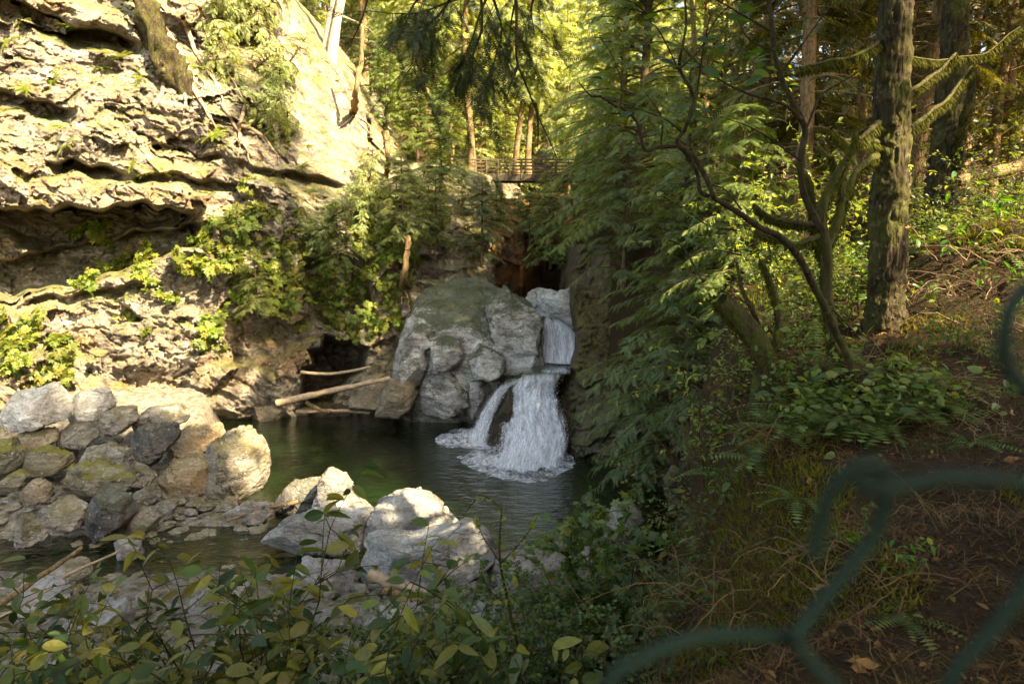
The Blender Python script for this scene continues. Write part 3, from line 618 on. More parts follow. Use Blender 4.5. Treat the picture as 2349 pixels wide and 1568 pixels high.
# ------------------------------------------------------------------ waterfalls
def flow_sheet(left, right, n=70, m=46, bulge=.15, seed=0, noise=.08):
    """left/right: (px, py, depth or None for the pool surface) from lip to foot"""
    def pts(e): return np.array([P(a, b, c) if c is not None else G(a, b, .02) for a, b, c in e])
    A = smooth_path(pts(left), n); B = smooth_path(pts(right), n)
    s = np.linspace(0, 1, m)[None, :, None]; S = A[:, None] * (1 - s) + B[:, None] * s
    S[..., 1] -= bulge * np.sin(np.linspace(0, math.pi, m))[None] * np.linspace(.2, 1, n)[:, None]
    S[..., 1] -= noise * fbm(np.stack([S[..., 0] * 3.0, S[..., 1] * .8 + seed, S[..., 2] * .9], -1), 4)
    uv = np.stack(np.broadcast_arrays(np.linspace(0, 1, m)[None], np.linspace(0, 1, n)[:, None]), -1).reshape(-1, 2)
    return S, uv
def fall_parts(root, S, uv, mat, ndrop, seed, loc, out=.2, rockmat=None, vfrom=.15):
    n, m = S.shape[:2]; g = np.random.default_rng(seed)
    for k in range(3):
        S2 = S + np.array([0, -.07 * k, .02 * k]); S2[..., 1] -= .10 * fbm(np.stack([S[..., 0] * 6 + k * 9, S[..., 1] * 2, S[..., 2] * 1.6], -1), 4)
        obj("water_sheet", mesh("water_sheet", [(local(S2.reshape(-1, 3), loc), grid_faces(n, m))], mat, True, uv * np.array([1, .999]) + np.array([0, 1.0 * k])), root)
    v = vfrom + (1 - vfrom) * g.random(ndrop) ** .7; u = np.clip(g.random(ndrop) + .03 * g.normal(size=ndrop), 0, 1)
    c = S[(v * (n - 1)).astype(int), (u * (m - 1)).astype(int)] + np.stack([.05 * g.normal(size=ndrop), -out * np.abs(g.normal(size=ndrop)) * (.25 + v), .05 * g.normal(size=ndrop) + out * .3 * v], -1)
    T = np.array([[1, 0, 0], [-.5, .8, 0], [-.5, -.8, 0], [0, 0, 2.6], [0, 0, -2.6]], float); Ft = np.array([[0, 1, 3], [1, 2, 3], [2, 0, 3], [1, 0, 4], [2, 1, 4], [0, 2, 4]]); I = np.tile(np.eye(3)[None], (ndrop, 1, 1))
    V, F = stamp(T, Ft, c, I[:, 0], I[:, 1], I[:, 2], g.uniform(.002, .008, ndrop)); obj("foam", mesh("foam", [(local(V, loc), F)], M['spray']), root)
    if rockmat:
        R = S + np.array([0, .16, -.05]); R[..., 1] += .12 * facets(R * 1.3, .8, .8, .3, 8)
        tag(obj("rock", mesh("rock", [(R.reshape(-1, 3), grid_faces(n, m))], rockmat, True)), "dark wet rock face behind the falling water of the " + ("lower" if root["label"].startswith("wide") else "upper") + " waterfall", "rock")
def drops(root, centre, spread, n, seed, loc, sz=(.008, .025)):
    g = np.random.default_rng(seed); O = centre + g.normal(size=(n, 3)) * spread; s = g.uniform(*sz, n)
    T = np.array([[1, 0, 0], [-1, 0, 0], [0, 1, 0], [0, -1, 0], [0, 0, 1.5], [0, 0, -1.2]], float)
    Ft = np.array([[0, 2, 4], [2, 1, 4], [1, 3, 4], [3, 0, 4], [2, 0, 5], [1, 2, 5], [3, 1, 5], [0, 3, 5]])
    I = np.tile(np.eye(3)[None], (n, 1, 1)); O = O[O[:, 2] > .02]; k = len(O)
    V, F = stamp(T, Ft, O, I[:k, 0], I[:k, 1], I[:k, 2], s[:k]); return obj("foam", mesh("foam", [(local(V, loc), F)], M['spray']), root)
def foam_patch(root, pts, z, seed, loc, mat, hump=.10, name="foam"):
    a = smooth_path(np.array([G(x, y, z) for x, y in pts] + [G(*pts[0], z)]), 120); c = a.mean(0); r = np.linspace(0, 1, 26)[:, None, None]
    W = c + (a - c)[None] * r * (1 + .10 * pnoise(np.stack([a[:, 0] * 3, a[:, 1] * 3, a[:, 2] + seed], -1))[None, :, None] * r)
    q = W * 2.6 + seed; W[..., 2] = z + .012 + hump * np.clip(.5 + 1.3 * fbm(q * 1.6, 4), 0, 2) * (1 - r[..., 0] ** 2)
    uv = (W[..., :2] * .33).reshape(-1, 2)
    return obj(name, mesh(name, [(local(W.reshape(-1, 3), loc), grid_faces(26, 120))], mat, True, uv), root)

loc = tuple(G(1200, 1065, 0))
lower = thing("waterfall", "wide white lower waterfall spilling over a rock ledge into the dark pool", "waterfall", loc)
S, uv = flow_sheet([(1215, 847, 25.4), (1188, 860, 24.7), (1163, 905, 24.2), (1152, 950, 23.7), (1144, 1005, 22.9), (1122, 1066, None)],
                   [(1312, 838, 25.3), (1304, 853, 24.6), (1278, 890, 24.3), (1286, 925, 23.6), (1308, 985, 22.8), (1292, 1066, None)], 90, 70, .5, 1, .22)
fall_parts(lower, S, uv, M['falls'], 4500, 5, loc, .16, M['wet'])
S, uv = flow_sheet([(1158, 864, 24.9), (1128, 905, 24.7), (1100, 950, 24.5), (1070, 1010, None)], [(1222, 857, 24.6), (1165, 895, 24.5), (1136, 950, 24.1), (1116, 1016, None)], 70, 34, .12, 2, .14)
fall_parts(lower, S, uv, M['strand'], 2500, 6, loc, .08)
drops(lower, G(1200, 1045, .30), np.array([.6, .2, .22]), 3500, 8, loc, (.002, .008)); drops(lower, G(1080, 1000, .10), np.array([.25, .15, .10]), 900, 9, loc, (.003, .009))
foam_patch(lower, [(1050, 1050), (1110, 1028), (1200, 1025), (1290, 1035), (1318, 1060), (1290, 1086), (1235, 1106), (1160, 1100), (1090, 1080)], .0, 3, loc, M['foam'], .14)
foam_patch(lower, [(1000, 1004), (1030, 988), (1080, 982), (1135, 1005), (1125, 1028), (1060, 1028), (1005, 1022)], .0, 4, loc, M['foam'], .08)
# dark rib between the two streams
V, F = outline_rock([(1172, 905), (1180, 880), (1196, 882), (1180, 930), (1160, 990), (1140, 1040), (1108, 1062), (1116, 1020), (1140, 950)], 23.6, .5, 61, 90, 30, .07)
tag(obj("rock", mesh("rock", [(V, F)], M['wet'], True)), "dark brown wet rib of rock splitting the lower waterfall", "rock")

loc = tuple(P(1285, 830, 26.4))
upper = thing("waterfall", "narrow upper waterfall fanning into a small basin between pale rocks", "waterfall", loc)
S, uv = flow_sheet([(1243, 722, 27.8), (1240, 745, 27.3), (1239, 790, 27.0), (1239, 830, 26.6)], [(1284, 730, 27.6), (1316, 755, 27.0), (1336, 790, 26.7), (1336, 834, 26.2)], 60, 50, .25, 3, .10)
fall_parts(upper, S, uv, M['curtain'], 2500, 12, loc, .06, M['wet'], .3)
drops(upper, P(1285, 828, 26.3), np.array([.40, .12, .10]), 1200, 15, loc, (.003, .008))
zb = float(P(1270, 852, 24.6)[2])
foam_patch(upper, [(1240, 826), (1290, 818), (1330, 824), (1326, 832), (1285, 834), (1250, 832)], zb, 6, loc, M['foam'], .07)
q = np.array([P(1150, 868, 24.4), P(1310, 858, 24.2), P(1345, 820, 26.8), P(1225, 820, 27.2)]); q[:, 2] = zb
tag(obj("water", mesh("water_basin", [(q, np.array([[0, 1, 2, 3]]))], M['water'])), kind="structure")
_zs = np.arange(2.0, 40, .02)
def hit(px, py):
    """where the line of sight first meets the ground"""
    r = rays(px, py); q = CAM + r[None] * (_zs / r[1])[:, None]; h = ground_z(q[:, 0], q[:, 1]); k = np.nonzero(q[:, 2] < h)[0]
    i = k[0] if len(k) else len(_zs) - 1; return np.array([q[i, 0], q[i, 1], h[i]])
# ------------------------------------------------------------------ leaf templates (x side, y along, z up)
def t_frond(n=9, wl=.36, lean=.55, droop=.22, fill=.8, taper=.7):
    s = np.linspace(0, 1, n + 1); ax = np.stack([0 * s, s, -droop * s * s], -1); V = [ax]; F = []; b = n + 1
    for i in range(n):
        l = wl * (1 - s[i]) ** taper * (.55 + .45 * min(1, s[i] * 4 + .3)) + .03
        for sd in (-1, 1):
            tip = ax[i] + np.array([sd * l * math.cos(lean), l * math.sin(lean), -.25 * l])
            mid = ax[i] * (1 - fill) + ax[i + 1] * fill
            V.append(np.stack([mid, tip])); F.append((i, b, b + 1) if sd > 0 else (i, b + 1, b)); b += 2
    return np.concatenate(V), np.array(F)
CEDAR_T = t_frond(8, .40, .75, .25, .85, .6)
LACE_T = t_frond(13, .34, .8, .28, .62, .65)
HEM_T = t_frond(12, .22, .45, .15, .5, .35)
FERN_T = t_frond(14, .20, .22, .5, .75, .55)
def t_leaf(pts, fold=.12, droop=.15):
    """outline of one half (x, y) from base to tip, folded along the midrib"""
    pts = np.asarray(pts, float); n = len(pts); V = []
    for x, y in pts: V += [(x, y, fold * abs(x) * 2 - droop * y * y), (0, y, -droop * y * y), (-x, y, fold * abs(x) * 2 - droop * y * y)]
    F = []
    for i in range(n - 1):
        a = 3 * i; F += [(a, a + 3, a + 4, a + 1), (a + 1, a + 4, a + 5, a + 2)]
    return np.array(V), np.array(F)
OVAL_T = t_leaf([(.01, 0), (.17, .12), (.26, .35), (.25, .58), (.15, .82), (.0, 1.0)])
ROUND_T = t_leaf([(.02, 0), (.27, .10), (.38, .35), (.35, .62), (.2, .86), (.0, 1.0)])
LANCE_T = t_leaf([(.01, 0), (.10, .2), (.14, .45), (.10, .75), (.0, 1.0)])
def t_lobed(k=5, deep=.45):
    a = np.linspace(-2.35, 2.35, 2 * k + 1); V = [(0, .30, 0)]
    for i, t in enumerate(a):
        r = (.75 if i % 2 else deep) * (1.0 - .10 * abs(t)); V.append((r * math.sin(t), .30 + r * math.cos(t), -.22 * r * r))
    V.append((0, 0, .02)); n = len(V); F = [(0, i, i + 1) for i in range(1, n - 2)] + [(0, n - 2, n - 1), (0, n - 1, 1)]
    return np.array(V), np.array(F)[:, ::-1]
LOBE_T = t_lobed(5, .42); MAPLE_T = t_lobed(7, .5); TRI_T = t_lobed(3, .45)
BLADE_T = (np.array([(-.05, 0, 0), (.05, 0, 0), (.03, .6, .06), (-.03, .6, .06), (0, 1, .02)]), np.array([(0, 1, 2), (0, 2, 3), (3, 2, 4)]))

def rng(s): return np.random.default_rng(s)
def conifer(seed, H, z0, R, nb, nf, fl, T, droop=.5, rise=.1, shape=.7, tr=.14, dead=0, clump=.35, dirbias=None, lean=(0, 0), minR=.35):
    """wood and foliage of one conifer standing at the origin -> (trunk blocks, limb block, frond block)"""
    g = rng(seed); zz = np.linspace(-.4, H, 14)
    zn = np.clip(zz / H, 0, 1); cx = lean[0] * zn ** 1.4 * H + .012 * H * np.sin(zz * .5 + seed); cy = lean[1] * zn ** 1.4 * H
    axis_ = np.stack([cx, cy, zz], -1); rr = tr * (1 - np.clip(zz / H, 0, 1)) ** .75 + .015 + tr * .55 * np.exp(-np.clip(zz, 0, None) / .5)
    TV, TF = tube(smooth_path(axis_, 40), np.interp(np.linspace(-.4, H, 40), zz, rr), 12)
    TV = TV + .12 * tr * pnoise(TV * np.array([9, 9, 1.3]))[:, None] * np.array([1, 1, 0])
    limbs = []; O, Yd, Up, S = [], [], [], []
    h = np.sort(z0 + (H * .985 - z0) * g.random(nb) ** 1.0)
    for k in range(nb):
        if pnoise(np.array([[h[k] * .9, seed * 3.3, 2.0]]))[0] < -.45 + clump * g.random() - clump * .5: continue
        f = (h[k] - z0) / (H - z0); az = g.uniform(0, 6.283) if dirbias is None or g.random() > .55 else dirbias + g.normal() * .7
        b = max(minR, R * (1 - f) ** shape * g.uniform(.55, 1.15)) * (min(1.0, .45 + f * 5) if z0 > 1 else 1)
        s = np.linspace(0, 1, 6)[:, None]; c, sn = math.cos(az), math.sin(az); base = np.array([np.interp(h[k], zz, cx), np.interp(h[k], zz, cy), h[k]])
        rs = rise + .5 * f; out = np.array([c, sn, 0]); pth = base + out * s * b + np.array([0, 0, 1]) * (rs * s - droop * s ** 2) * b + np.array([-sn, c, 0]) * (.12 * b * g.normal() * s * s)
        limbs.append(tube(pth, np.linspace(.012 + .010 * b, .004, 6), 4))
        n = max(3, int(nf * b / R * g.uniform(.8, 1.2)) + 2); t = g.uniform(.12, 1.0, n) ** .8
        i = np.clip(t * 5, 0, 4.999); i0 = i.astype(int); fr = (i - i0)[:, None]; o = pth[i0] * (1 - fr) + pth[i0 + 1] * fr; d = nrm(pth[i0 + 1] - pth[i0])
        side = np.where(g.random(n) < .5, -1, 1)[:, None] * np.array([-sn, c, 0]); y = nrm(d * g.uniform(.3, 1.0, (n, 1)) + side * g.uniform(.35, 1.0, (n, 1)) + np.array([0, 0, -1]) * g.uniform(-.05, .42, (n, 1)))
        O.append(o); Yd.append(y); Up.append(np.array([0, 0, 1.0]) + .5 * out + .45 * g.normal(size=(n, 3))); S.append(fl * g.uniform(.6, 1.25, n) * (.65 + .35 * (1 - t)))
    for k in range(dead):
        hh = g.uniform(1.0, max(1.5, z0)); az = g.uniform(0, 6.283); L = g.uniform(.4, 1.8) * (1 + tr); c, sn = math.cos(az), math.sin(az); s = np.linspace(0, 1, 5)[:, None]
        base = np.array([np.interp(hh, zz, cx), np.interp(hh, zz, cy), hh]); limbs.append(tube(base + np.array([c, sn, 0]) * s * L + np.array([0, 0, 1]) * (g.uniform(-.3, .2) * s - .2 * s * s) * L + .06 * L * g.normal(size=(5, 3)) * s, np.linspace(.022, .004, 5), 4))
    O = np.concatenate(O); Yd = np.concatenate(Yd); Up = np.concatenate(Up); S = np.concatenate(S); Xf, Yf, Zf = frames(Yd, Up)
    return (TV, TF), join(limbs), stamp(T[0], T[1], O, Xf, Yf, Zf, S)
def tree_proto(name, leafmat, barkmat, *a, **k):
    t, l, c = conifer(*a, **k)
    return [("trunk", mesh("trunk", [t], barkmat, True)), ("crown", mesh("crown", [c, (l[0], l[1], 1)], [leafmat, barkmat]))]
def gz(x, y): return float(ground_z(np.array([x], float), np.array([y], float))[0])

# ------------------------------------------------------------------ forest
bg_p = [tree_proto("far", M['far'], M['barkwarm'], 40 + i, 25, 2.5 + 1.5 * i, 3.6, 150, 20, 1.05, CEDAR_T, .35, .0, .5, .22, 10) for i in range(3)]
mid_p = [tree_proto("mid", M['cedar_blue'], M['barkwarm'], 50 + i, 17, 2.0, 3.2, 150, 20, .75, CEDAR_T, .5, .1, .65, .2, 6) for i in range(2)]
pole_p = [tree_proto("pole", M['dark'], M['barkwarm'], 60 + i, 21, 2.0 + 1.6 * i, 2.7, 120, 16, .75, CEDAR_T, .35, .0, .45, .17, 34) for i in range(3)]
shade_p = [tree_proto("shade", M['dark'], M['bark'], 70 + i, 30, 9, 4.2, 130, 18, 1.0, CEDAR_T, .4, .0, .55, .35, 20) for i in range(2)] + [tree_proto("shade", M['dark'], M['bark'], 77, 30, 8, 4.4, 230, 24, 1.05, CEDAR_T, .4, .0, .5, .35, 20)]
ced_p = [tree_proto("ced", M['cedar_blue' if i else 'cedar'], M['bark'], 80 + i, 12.5, .3, 3.1, 230, 38, .55, LACE_T, .5, .2, .6, .16, 0, .3) for i in range(2)]
bush_p = [tree_proto("bush", M['cedar_blue' if i == 1 else 'cedar'], M['bark'], 90 + i, 4.2, .0, 1.75, 110, 40, .38, LACE_T, .6, .35, .5, .05, 0, .3) for i in range(3)]
g = rng(11)
PLACES = ["beyond the wooden bridge", "on the slope above the pale slab", "behind the cedar mass", "at the back of the dark wood"]
k = 0
far_xy = []
for i in range(900):
    if len(far_xy) >= 105: break
    y = 46 + 64 * g.random() ** .75; px = g.uniform(600, 1720); x = (px - 1174) / FPX * y
    if all((x - a) ** 2 + (y - b) ** 2 > 6 for a, b in far_xy) and not (abs(x - .9) < 3.0 and y < 58): far_xy.append((x, y))
for i, (x, y) in enumerate(sorted(far_xy)):
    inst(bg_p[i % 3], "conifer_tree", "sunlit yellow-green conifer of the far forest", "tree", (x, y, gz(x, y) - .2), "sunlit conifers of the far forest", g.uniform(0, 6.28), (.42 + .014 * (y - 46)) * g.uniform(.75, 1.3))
pole_xy = []
for i in range(600):
    if len(pole_xy) >= 62: break
    y = 13 + 45 * g.random() ** 1.1; px = g.uniform(1560, 2560); x = (px - 1174) / FPX * y
    if x < 5.5 or (px < 1750 and y < 24): continue
    if all((x - a) ** 2 + (y - b) ** 2 > 3.2 for a, b in pole_xy): pole_xy.append((x, y))
for i, (x, y) in enumerate(sorted(pole_xy)):
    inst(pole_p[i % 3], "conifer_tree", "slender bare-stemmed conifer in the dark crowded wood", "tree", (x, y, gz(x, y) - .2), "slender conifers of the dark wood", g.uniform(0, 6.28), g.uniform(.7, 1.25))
SHADE = [(4.0, 1.8, .75), (6.6, 3.2, .7), (11.5, 10.5, .85), (2, -5, .8), (6, -6.5, .85), (11, -2.5, .85), (13.8, -5, .95), (9.2, -4.6, .85), (8.2, .9, .7), (7.0, -2.2, .75), (13.5, 7.0, 1.3), (13.5, 15.5, .85), (17, 11, 1.1), (9.5, -1.0, .9), (12, -6, 1.0), (16, 21, .95), (3.5, -3.5, .8), (21, 16, 1.1), (-1.5, -2.5, .8)]  # added trees, nearly all out of view, placed to block sun and sky
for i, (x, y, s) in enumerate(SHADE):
    inst(shade_p[2 if i < 10 else i % 2], "conifer_tree", "tall conifer added to shade the near bank", "tree", (x, y, gz(x, y) - .3), "tall conifers added to shade the bank", 1.3 * i, s)
for lab, px, y, z, pr, sc, rz in [
    ("tall drooping cedar, the biggest green mass over the waterfall's dark wall", 1460, 25.5, None, 0, 1.2, .4),
    ("drooping cedar with bluish sprays in the middle of the green mass", 1560, 19.0, None, 1, .95, 2.0),
    ("cedar rising behind the bridge's far end with cool blue-green sprays", 1425, 33.0, None, 1, 1.3, 4.0),
    ("cedar standing where the green mass meets the dark wood", 1730, 17.5, None, 0, .9, 1.0),
    ("slim cedar with cool sprays between the bridge and the tall drooping cedar", 1400, 41.0, None, 1, 1.35, 3.1)]:
    x = (px - 1174) / FPX * y; inst(ced_p[pr], "cedar_tree", lab, "tree", (x, y, (gz(x, y) if z is None else z) - .3), None, rz, sc)
for lab, px, py, y, pr, sc, rz in [
    ("lacy cedar bush hanging over the dark rock wall near the lower fall", 1575, 1000, 15.5, 1, .92, .3),
    ("cedar bush on the dark wall just above the hanging lacy bush", 1570, 780, 18.5, 0, .95, 1.9),
    ("cedar bush leaning out over the upper fall's rock wall", 1430, 640, 22.5, 1, 1.05, 2.7),
    ("small feathery cedar bush among the yellow-leaved twigs", 1690, 700, 13.5, 2, .9, .8),
    ("round blue-green cedar bush below the wooden bridge", 1105, 595, 32.0, 1, .88, 3.3),
    ("dense cedar bush on the ridge below the leaning dead snag", 925, 545, 29.0, 0, .85, 5.0),
    ("bright cedar bush crowning the ridge end beside the bridge approach", 1010, 400, 33.0, 2, 1.05, 4.4),
    ("cedar bush hugging the cliff above the cave mouth", 775, 615, 27.6, 2, .62, 2.2),
    ("drooping cedar bush on the cliff with tangled hanging roots under it", 590, 715, 26.0, 0, .55, 1.2),
    ("cedar bush half hiding the bridge's near end", 1345, 480, 38.0, 1, .95, .2),
    ("olive cedar bush under the bridge's railing end", 1390, 520, 30.0, 2, 1.1, 3.7),
    ("cedar bush hiding the foot of the bridge, higher of two there", 1140, 585, 36.0, 0, .8, 5.2), ("cedar bush just below the bridge deck in the canyon's shade", 1215, 560, 35.5, 1, .62, 1.2), ("cedar bush directly under the bridge railing, in the gorge's middle", 1190, 560, 38.5, 2, .72, 4.6), ("cedar bush under the bridge where the canyon wall is orange", 1140, 500, 36.5, 1, .5, .6), ("cedar sapling in the gorge under the bridge's hidden end", 1250, 540, 37.5, 0, .8, 2.9), ("small cedar bush on the canyon wall under the bridge's near end", 1060, 480, 34.5, 1, .5, 2.2),
    ("cedar bush over the canyon's dark slot, beside the pale block", 1262, 600, 33.0, 0, .85, .9), ("cedar bush on the bare slope behind the rooted snag, lower of two", 885, 290, 38.0, 2, .9, 3.0), ("cedar bush on the bare slope behind the rooted snag, upper of two", 850, 205, 39.5, 1, .8, 1.0), ("cedar bush behind the ridge's end, close to the bridge", 960, 350, 38.0, 0, 1.0, 4.0),
    ("cedar bush on the vegetated slope beside the canyon's orange wall", 1000, 560, 30.5, 2, .75, 2.9)]:
    b = P(px, py, y); inst(bush_p[pr], "cedar_bush", lab, "bush", tuple(b), None, rz, sc)
pale_p = [tree_proto("pale", M['far'], M['barkpale'], 30 + i, 24, 11, 2.6, 60, 14, .9, CEDAR_T, .35, .0, .5, .15, 14) for i in range(1)]
for lab, px, py, y, sc in [("whitish sunlit trunk standing on the pale slab's crest, thicker of two", 776, 146, 36.6, 1.35), ("whitish sunlit trunk on the pale slab's crest, thinner and shorter in view", 762, 122, 36.9, 1.15)]:
    inst(pale_p[0], "pale_tree", lab, "tree", tuple(P(px, py, y)), "whitish trunks on the crest", 0, sc, (0, .12, 0))
for lab, px, py, y, sc, rz in [("brown twin-like trunk right behind the bridge railing, first of a pair", 1192, 395, 54.0, 1.1, 0), ("brown trunk beside its twin behind the bridge railing", 1216, 395, 55.0, 1.15, 1),
    ("grey-brown trunk behind the ridge, beyond the whitish trunks", 838, 190, 44.0, 1.1, 2), ("dark straight trunk above the cedar bush crowning the ridge end", 975, 330, 44.0, 1.1, 3), ("trunk in shade by the bridge approach", 1075, 390, 46.0, 1.2, 4)]:
    inst(pole_p, "conifer_tree", lab, "tree", tuple(P(px, py, y) - np.array([0, 0, .3])), None, rz, sc) if False else inst(bg_p[2], "conifer_tree", lab, "tree", tuple(P(px, py, y) - np.array([0, 0, .3])), None, rz, sc * .9)

# ------------------------------------------------------------------ bridge
by = 45.0; x0 = float(P(1086, 390, by)[0]); x1 = x0 + 11.0
zt = float(P(0, 366, by)[2]); zd = float(P(0, 400, by)[2]); zb_ = float(P(0, 414, by)[2]); bl = (x0, by, zd)
def box(a, b):
    a = np.asarray(a, float); b = np.asarray(b, float)
    V = np.array([[x, y, z] for x in (a[0], b[0]) for y in (a[1], b[1]) for z in (a[2], b[2])])
    return V, np.array([[0, 1, 3, 2], [4, 6, 7, 5], [0, 4, 5, 1], [2, 3, 7, 6], [0, 2, 6, 4], [1, 5, 7, 3]])
br = thing("wooden_bridge", "small weathered wooden footbridge crossing the gorge behind the cedars", "bridge", bl)
def bpart(n, a, b, m): return obj(n, mesh(n, [(local(box(a, b)[0], bl), box(a, b)[1])], m), br)
for yy in (by, by + 1.5):
    bpart("top_rail", (x0 - .3, yy - .09, zt - .05), (x1, yy + .09, zt + .04), M['plank'])
    for f in (.30, .55, .80): bpart("rail", (x0 - .3, yy - .02, zd + (zt - zd) * f - .035), (x1, yy + .02, zd + (zt - zd) * f + .02), M['plank'])
    bpart("beam", (x0 - .6, yy - .05, zb_ - .02), (x1, yy + .05, zd - .02), M['darkplank'])
    for k in range(15):
        px_ = x0 + .1 + k * .75; bpart("post", (px_ - .045, yy - .11, zb_ + .1), (px_ + .045, yy - .052, zt - .052), M['plank'])
for k in range(52): bpart("deck_plank", (x0 - .4 + k * .22, by - .02, zd - .015), (x0 - .4 + k * .22 + .2, by + 1.52, zd + .03), M['plank'])

# ------------------------------------------------------------------ logs, sticks, roots (traced paths)
def path3(pts, d, n=None, wob=0, seed=0):
    a = np.asarray(pts, float); dd = np.broadcast_to(np.asarray(d, float), (len(a),)) if a.shape[1] == 2 else a[:, 2]
    q = smooth_path(P(a[:, 0], a[:, 1], dd), n or (len(a) * 6))
    if wob: q = q + wob * np.stack([pnoise(q * 2.2 + seed + 5 * k) for k in range(3)], -1)
    return q
def px2m(r, d): return r * d / FPX
def pole(name, label, cat, pts, d, r0, r1, mat, group=None, sides=8, wob=.02, seed=0):
    q = path3(pts, d, 24, wob, seed); dm = float(np.mean(d)); V, F = tube(q, np.linspace(px2m(r0, dm), px2m(r1, dm), len(q)), sides)
    V = V + .25 * px2m(r0, dm) * pnoise(V * 6 + seed)[:, None]
    c = q[0]; return tag(obj(name, mesh(name, [(local(V, c), F)], mat, True), None, tuple(c)), label, cat, group)
pole("driftwood_log", "long pale log sloping from the pool edge up to the grey outcrop", "log", [(636, 924), (760, 896), (896, 867)], (25.4, 25.4, 25.6), 9, 5, M['log'], seed=1)
pole("driftwood_log", "thin curved brown log lodged across the cave mouth", "log", [(690, 853), (745, 857), (800, 852), (850, 841)], 26.2, 4, 3, M['log'], seed=2)
pole("driftwood_log", "low log floating at the waterline below the sloping log", "log", [(680, 944), (770, 941), (850, 946)], 25.9, 5, 3, M['log'], seed=3)
pole("driftwood_log", "short stub of driftwood leaning under the sloping log", "log", [(702, 922), (732, 938), (756, 944)], 25.8, 5, 3, M['barkwarm'], seed=4)
pole("fallen_branch", "reddish brown fallen branch slanting over the near stream edge", "branch", [(-60, 1432), (60, 1345), (186, 1256)], (8.6, 9.6, 10.8), 9, 5, M['barkwarm'], seed=5)
pole("fallen_stick", "straight pale stick lying across the near stream edge", "stick", [(142, 1324), (272, 1263)], (8.8, 9.4), 4, 3, M['log'], seed=6)
pole("fallen_stick", "pale stick half under leaves below the reddish fallen branch", "stick", [(0, 1416), (120, 1348)], (7.8, 8.4), 5, 3, M['log'], seed=7)
pole("fallen_stick", "twig resting on the low dark rock by the pool", "stick", [(520, 1196), (580, 1172), (640, 1160), (684, 1150)], (16.2, 16.6, 16.8, 17), 3, 5, M['barkwarm'], seed=8)
pole("driftwood_log", "split grey-brown log lying below the sunlit bulging rock", "log", [(846, 1318), (900, 1336), (985, 1362)], (11.6, 11.5, 11.3), 17, 11, M['log'], seed=9)
pole("driftwood_log", "second split log alongside the one below the bulging rock", "log", [(880, 1352), (960, 1375), (1010, 1388)], (11.1, 11.0, 10.9), 10, 7, M['barkwarm'], seed=19)
pole("fallen_log", "sunlit fallen log lying in the dark wood behind the ridged trunk", "log", [(2195, 416), (2270, 398), (2400, 366)], (13.0, 13.2, 13.6), 12, 14, M['barkwarm'], seed=10)
pole("fallen_log", "mossy fallen trunk on the slope behind the big ridged trunk", "log", [(2080, 470), (2150, 455), (2230, 440)], (12.5, 12.6, 12.8), 12, 10, M['mossbark'], seed=11)
def trunk_with_roots(name, label, trunk, rad, d, roots, mat, rootmat, cat="tree", twigs=0, seed=0):
    base = P(trunk[-1][0], trunk[-1][1], d); t = thing(name, label, cat, tuple(base))
    ds = [float(cliff_depth(np.array([float(a)]), np.array([float(b)]), True)[0][0]) for a, b in trunk]
    ds = [min(x, d) if k < len(trunk) - 1 else x + .25 for k, x in enumerate(ds)]
    q = path3([(a, b, c) for (a, b), c in zip(trunk, ds)], 0, 40, .05, seed); V, F = tube(q, np.interp(np.linspace(0, 1, 40), np.linspace(0, 1, len(rad)), [px2m(r, d) for r in rad]), 24)
    nd = V - np.repeat(q, 24, 0); V = V + nd * (.6 * fbm(V * np.array([4, 4, 1.3]), 5))[:, None]
    obj("trunk", mesh("trunk", [(local(V, base), F)], mat, True), t)
    for i, (pts, r) in enumerate(roots):
        e = smooth_path(np.array([(a, b, 0) for a, b in pts], float), 16); e[:, 0] += 5 * pnoise(np.stack([e[:, 1] / 26, e[:, 0] / 40, 0 * e[:, 0] + i], -1))
        dd = cliff_depth(e[:, 0], e[:, 1], True)[0]; dd = np.minimum(dd, (np.roll(dd, 1) + np.roll(dd, -1)) / 2) if len(dd) > 2 else dd
        q = smooth_path(P(e[:, 0], e[:, 1], dd - .04), 40); q = (q + np.roll(q, 1, 0) + np.roll(q, -1, 0)) / 3 if False else q; V, F = tube(q, np.linspace(px2m(r * .8, d), px2m(r * .2, d), 40), 7)
        obj("root", mesh("root", [(local(V, base), F)], rootmat, True), t)
    return t
trunk_with_roots("leaning_snag", "dark gnarled leaning trunk gripping the cliff top with pale roots", [(300, -160), (318, -60), (333, 10), (352, 66), (376, 122), (400, 172), (424, 214), (440, 250)], [16, 17, 20, 24, 29, 30, 17, 3], 27.6,
    [([(372, 60), (406, 111), (433, 161), (452, 190), (470, 205)], 10), ([(420, 40), (440, 100), (470, 150), (500, 200), (515, 250)], 8), ([(400, 150), (440, 200), (470, 250), (500, 300)], 9), ([(570, 228), (552, 278), (550, 330), (548, 362)], 7), ([(544, 285), (590, 302), (621, 336), (640, 362)], 7),
     ([(510, 240), (540, 290), (560, 330), (575, 372)], 6), ([(380, 170), (372, 215), (350, 250)], 8), ([(410, 175), (425, 230), (420, 270)], 7), ([(460, 20), (480, 90), (520, 160), (560, 230)], 6)], M['barkhero'], M['log'])
trunk_with_roots("rooted_snag", "thin dead snag with a fan of sunlit roots on the ridge end", [(830, 60), (826, 150), (816, 215), (812, 262)], [4, 5, 6, 9], 33.0,
    [([(812, 262), (790, 285), (770, 300)], 4), ([(812, 262), (806, 295), (800, 318)], 4), ([(812, 262), (832, 290), (850, 306)], 4), ([(812, 262), (850, 290), (884, 326)], 4)], M['barkwarm'], M['log'])
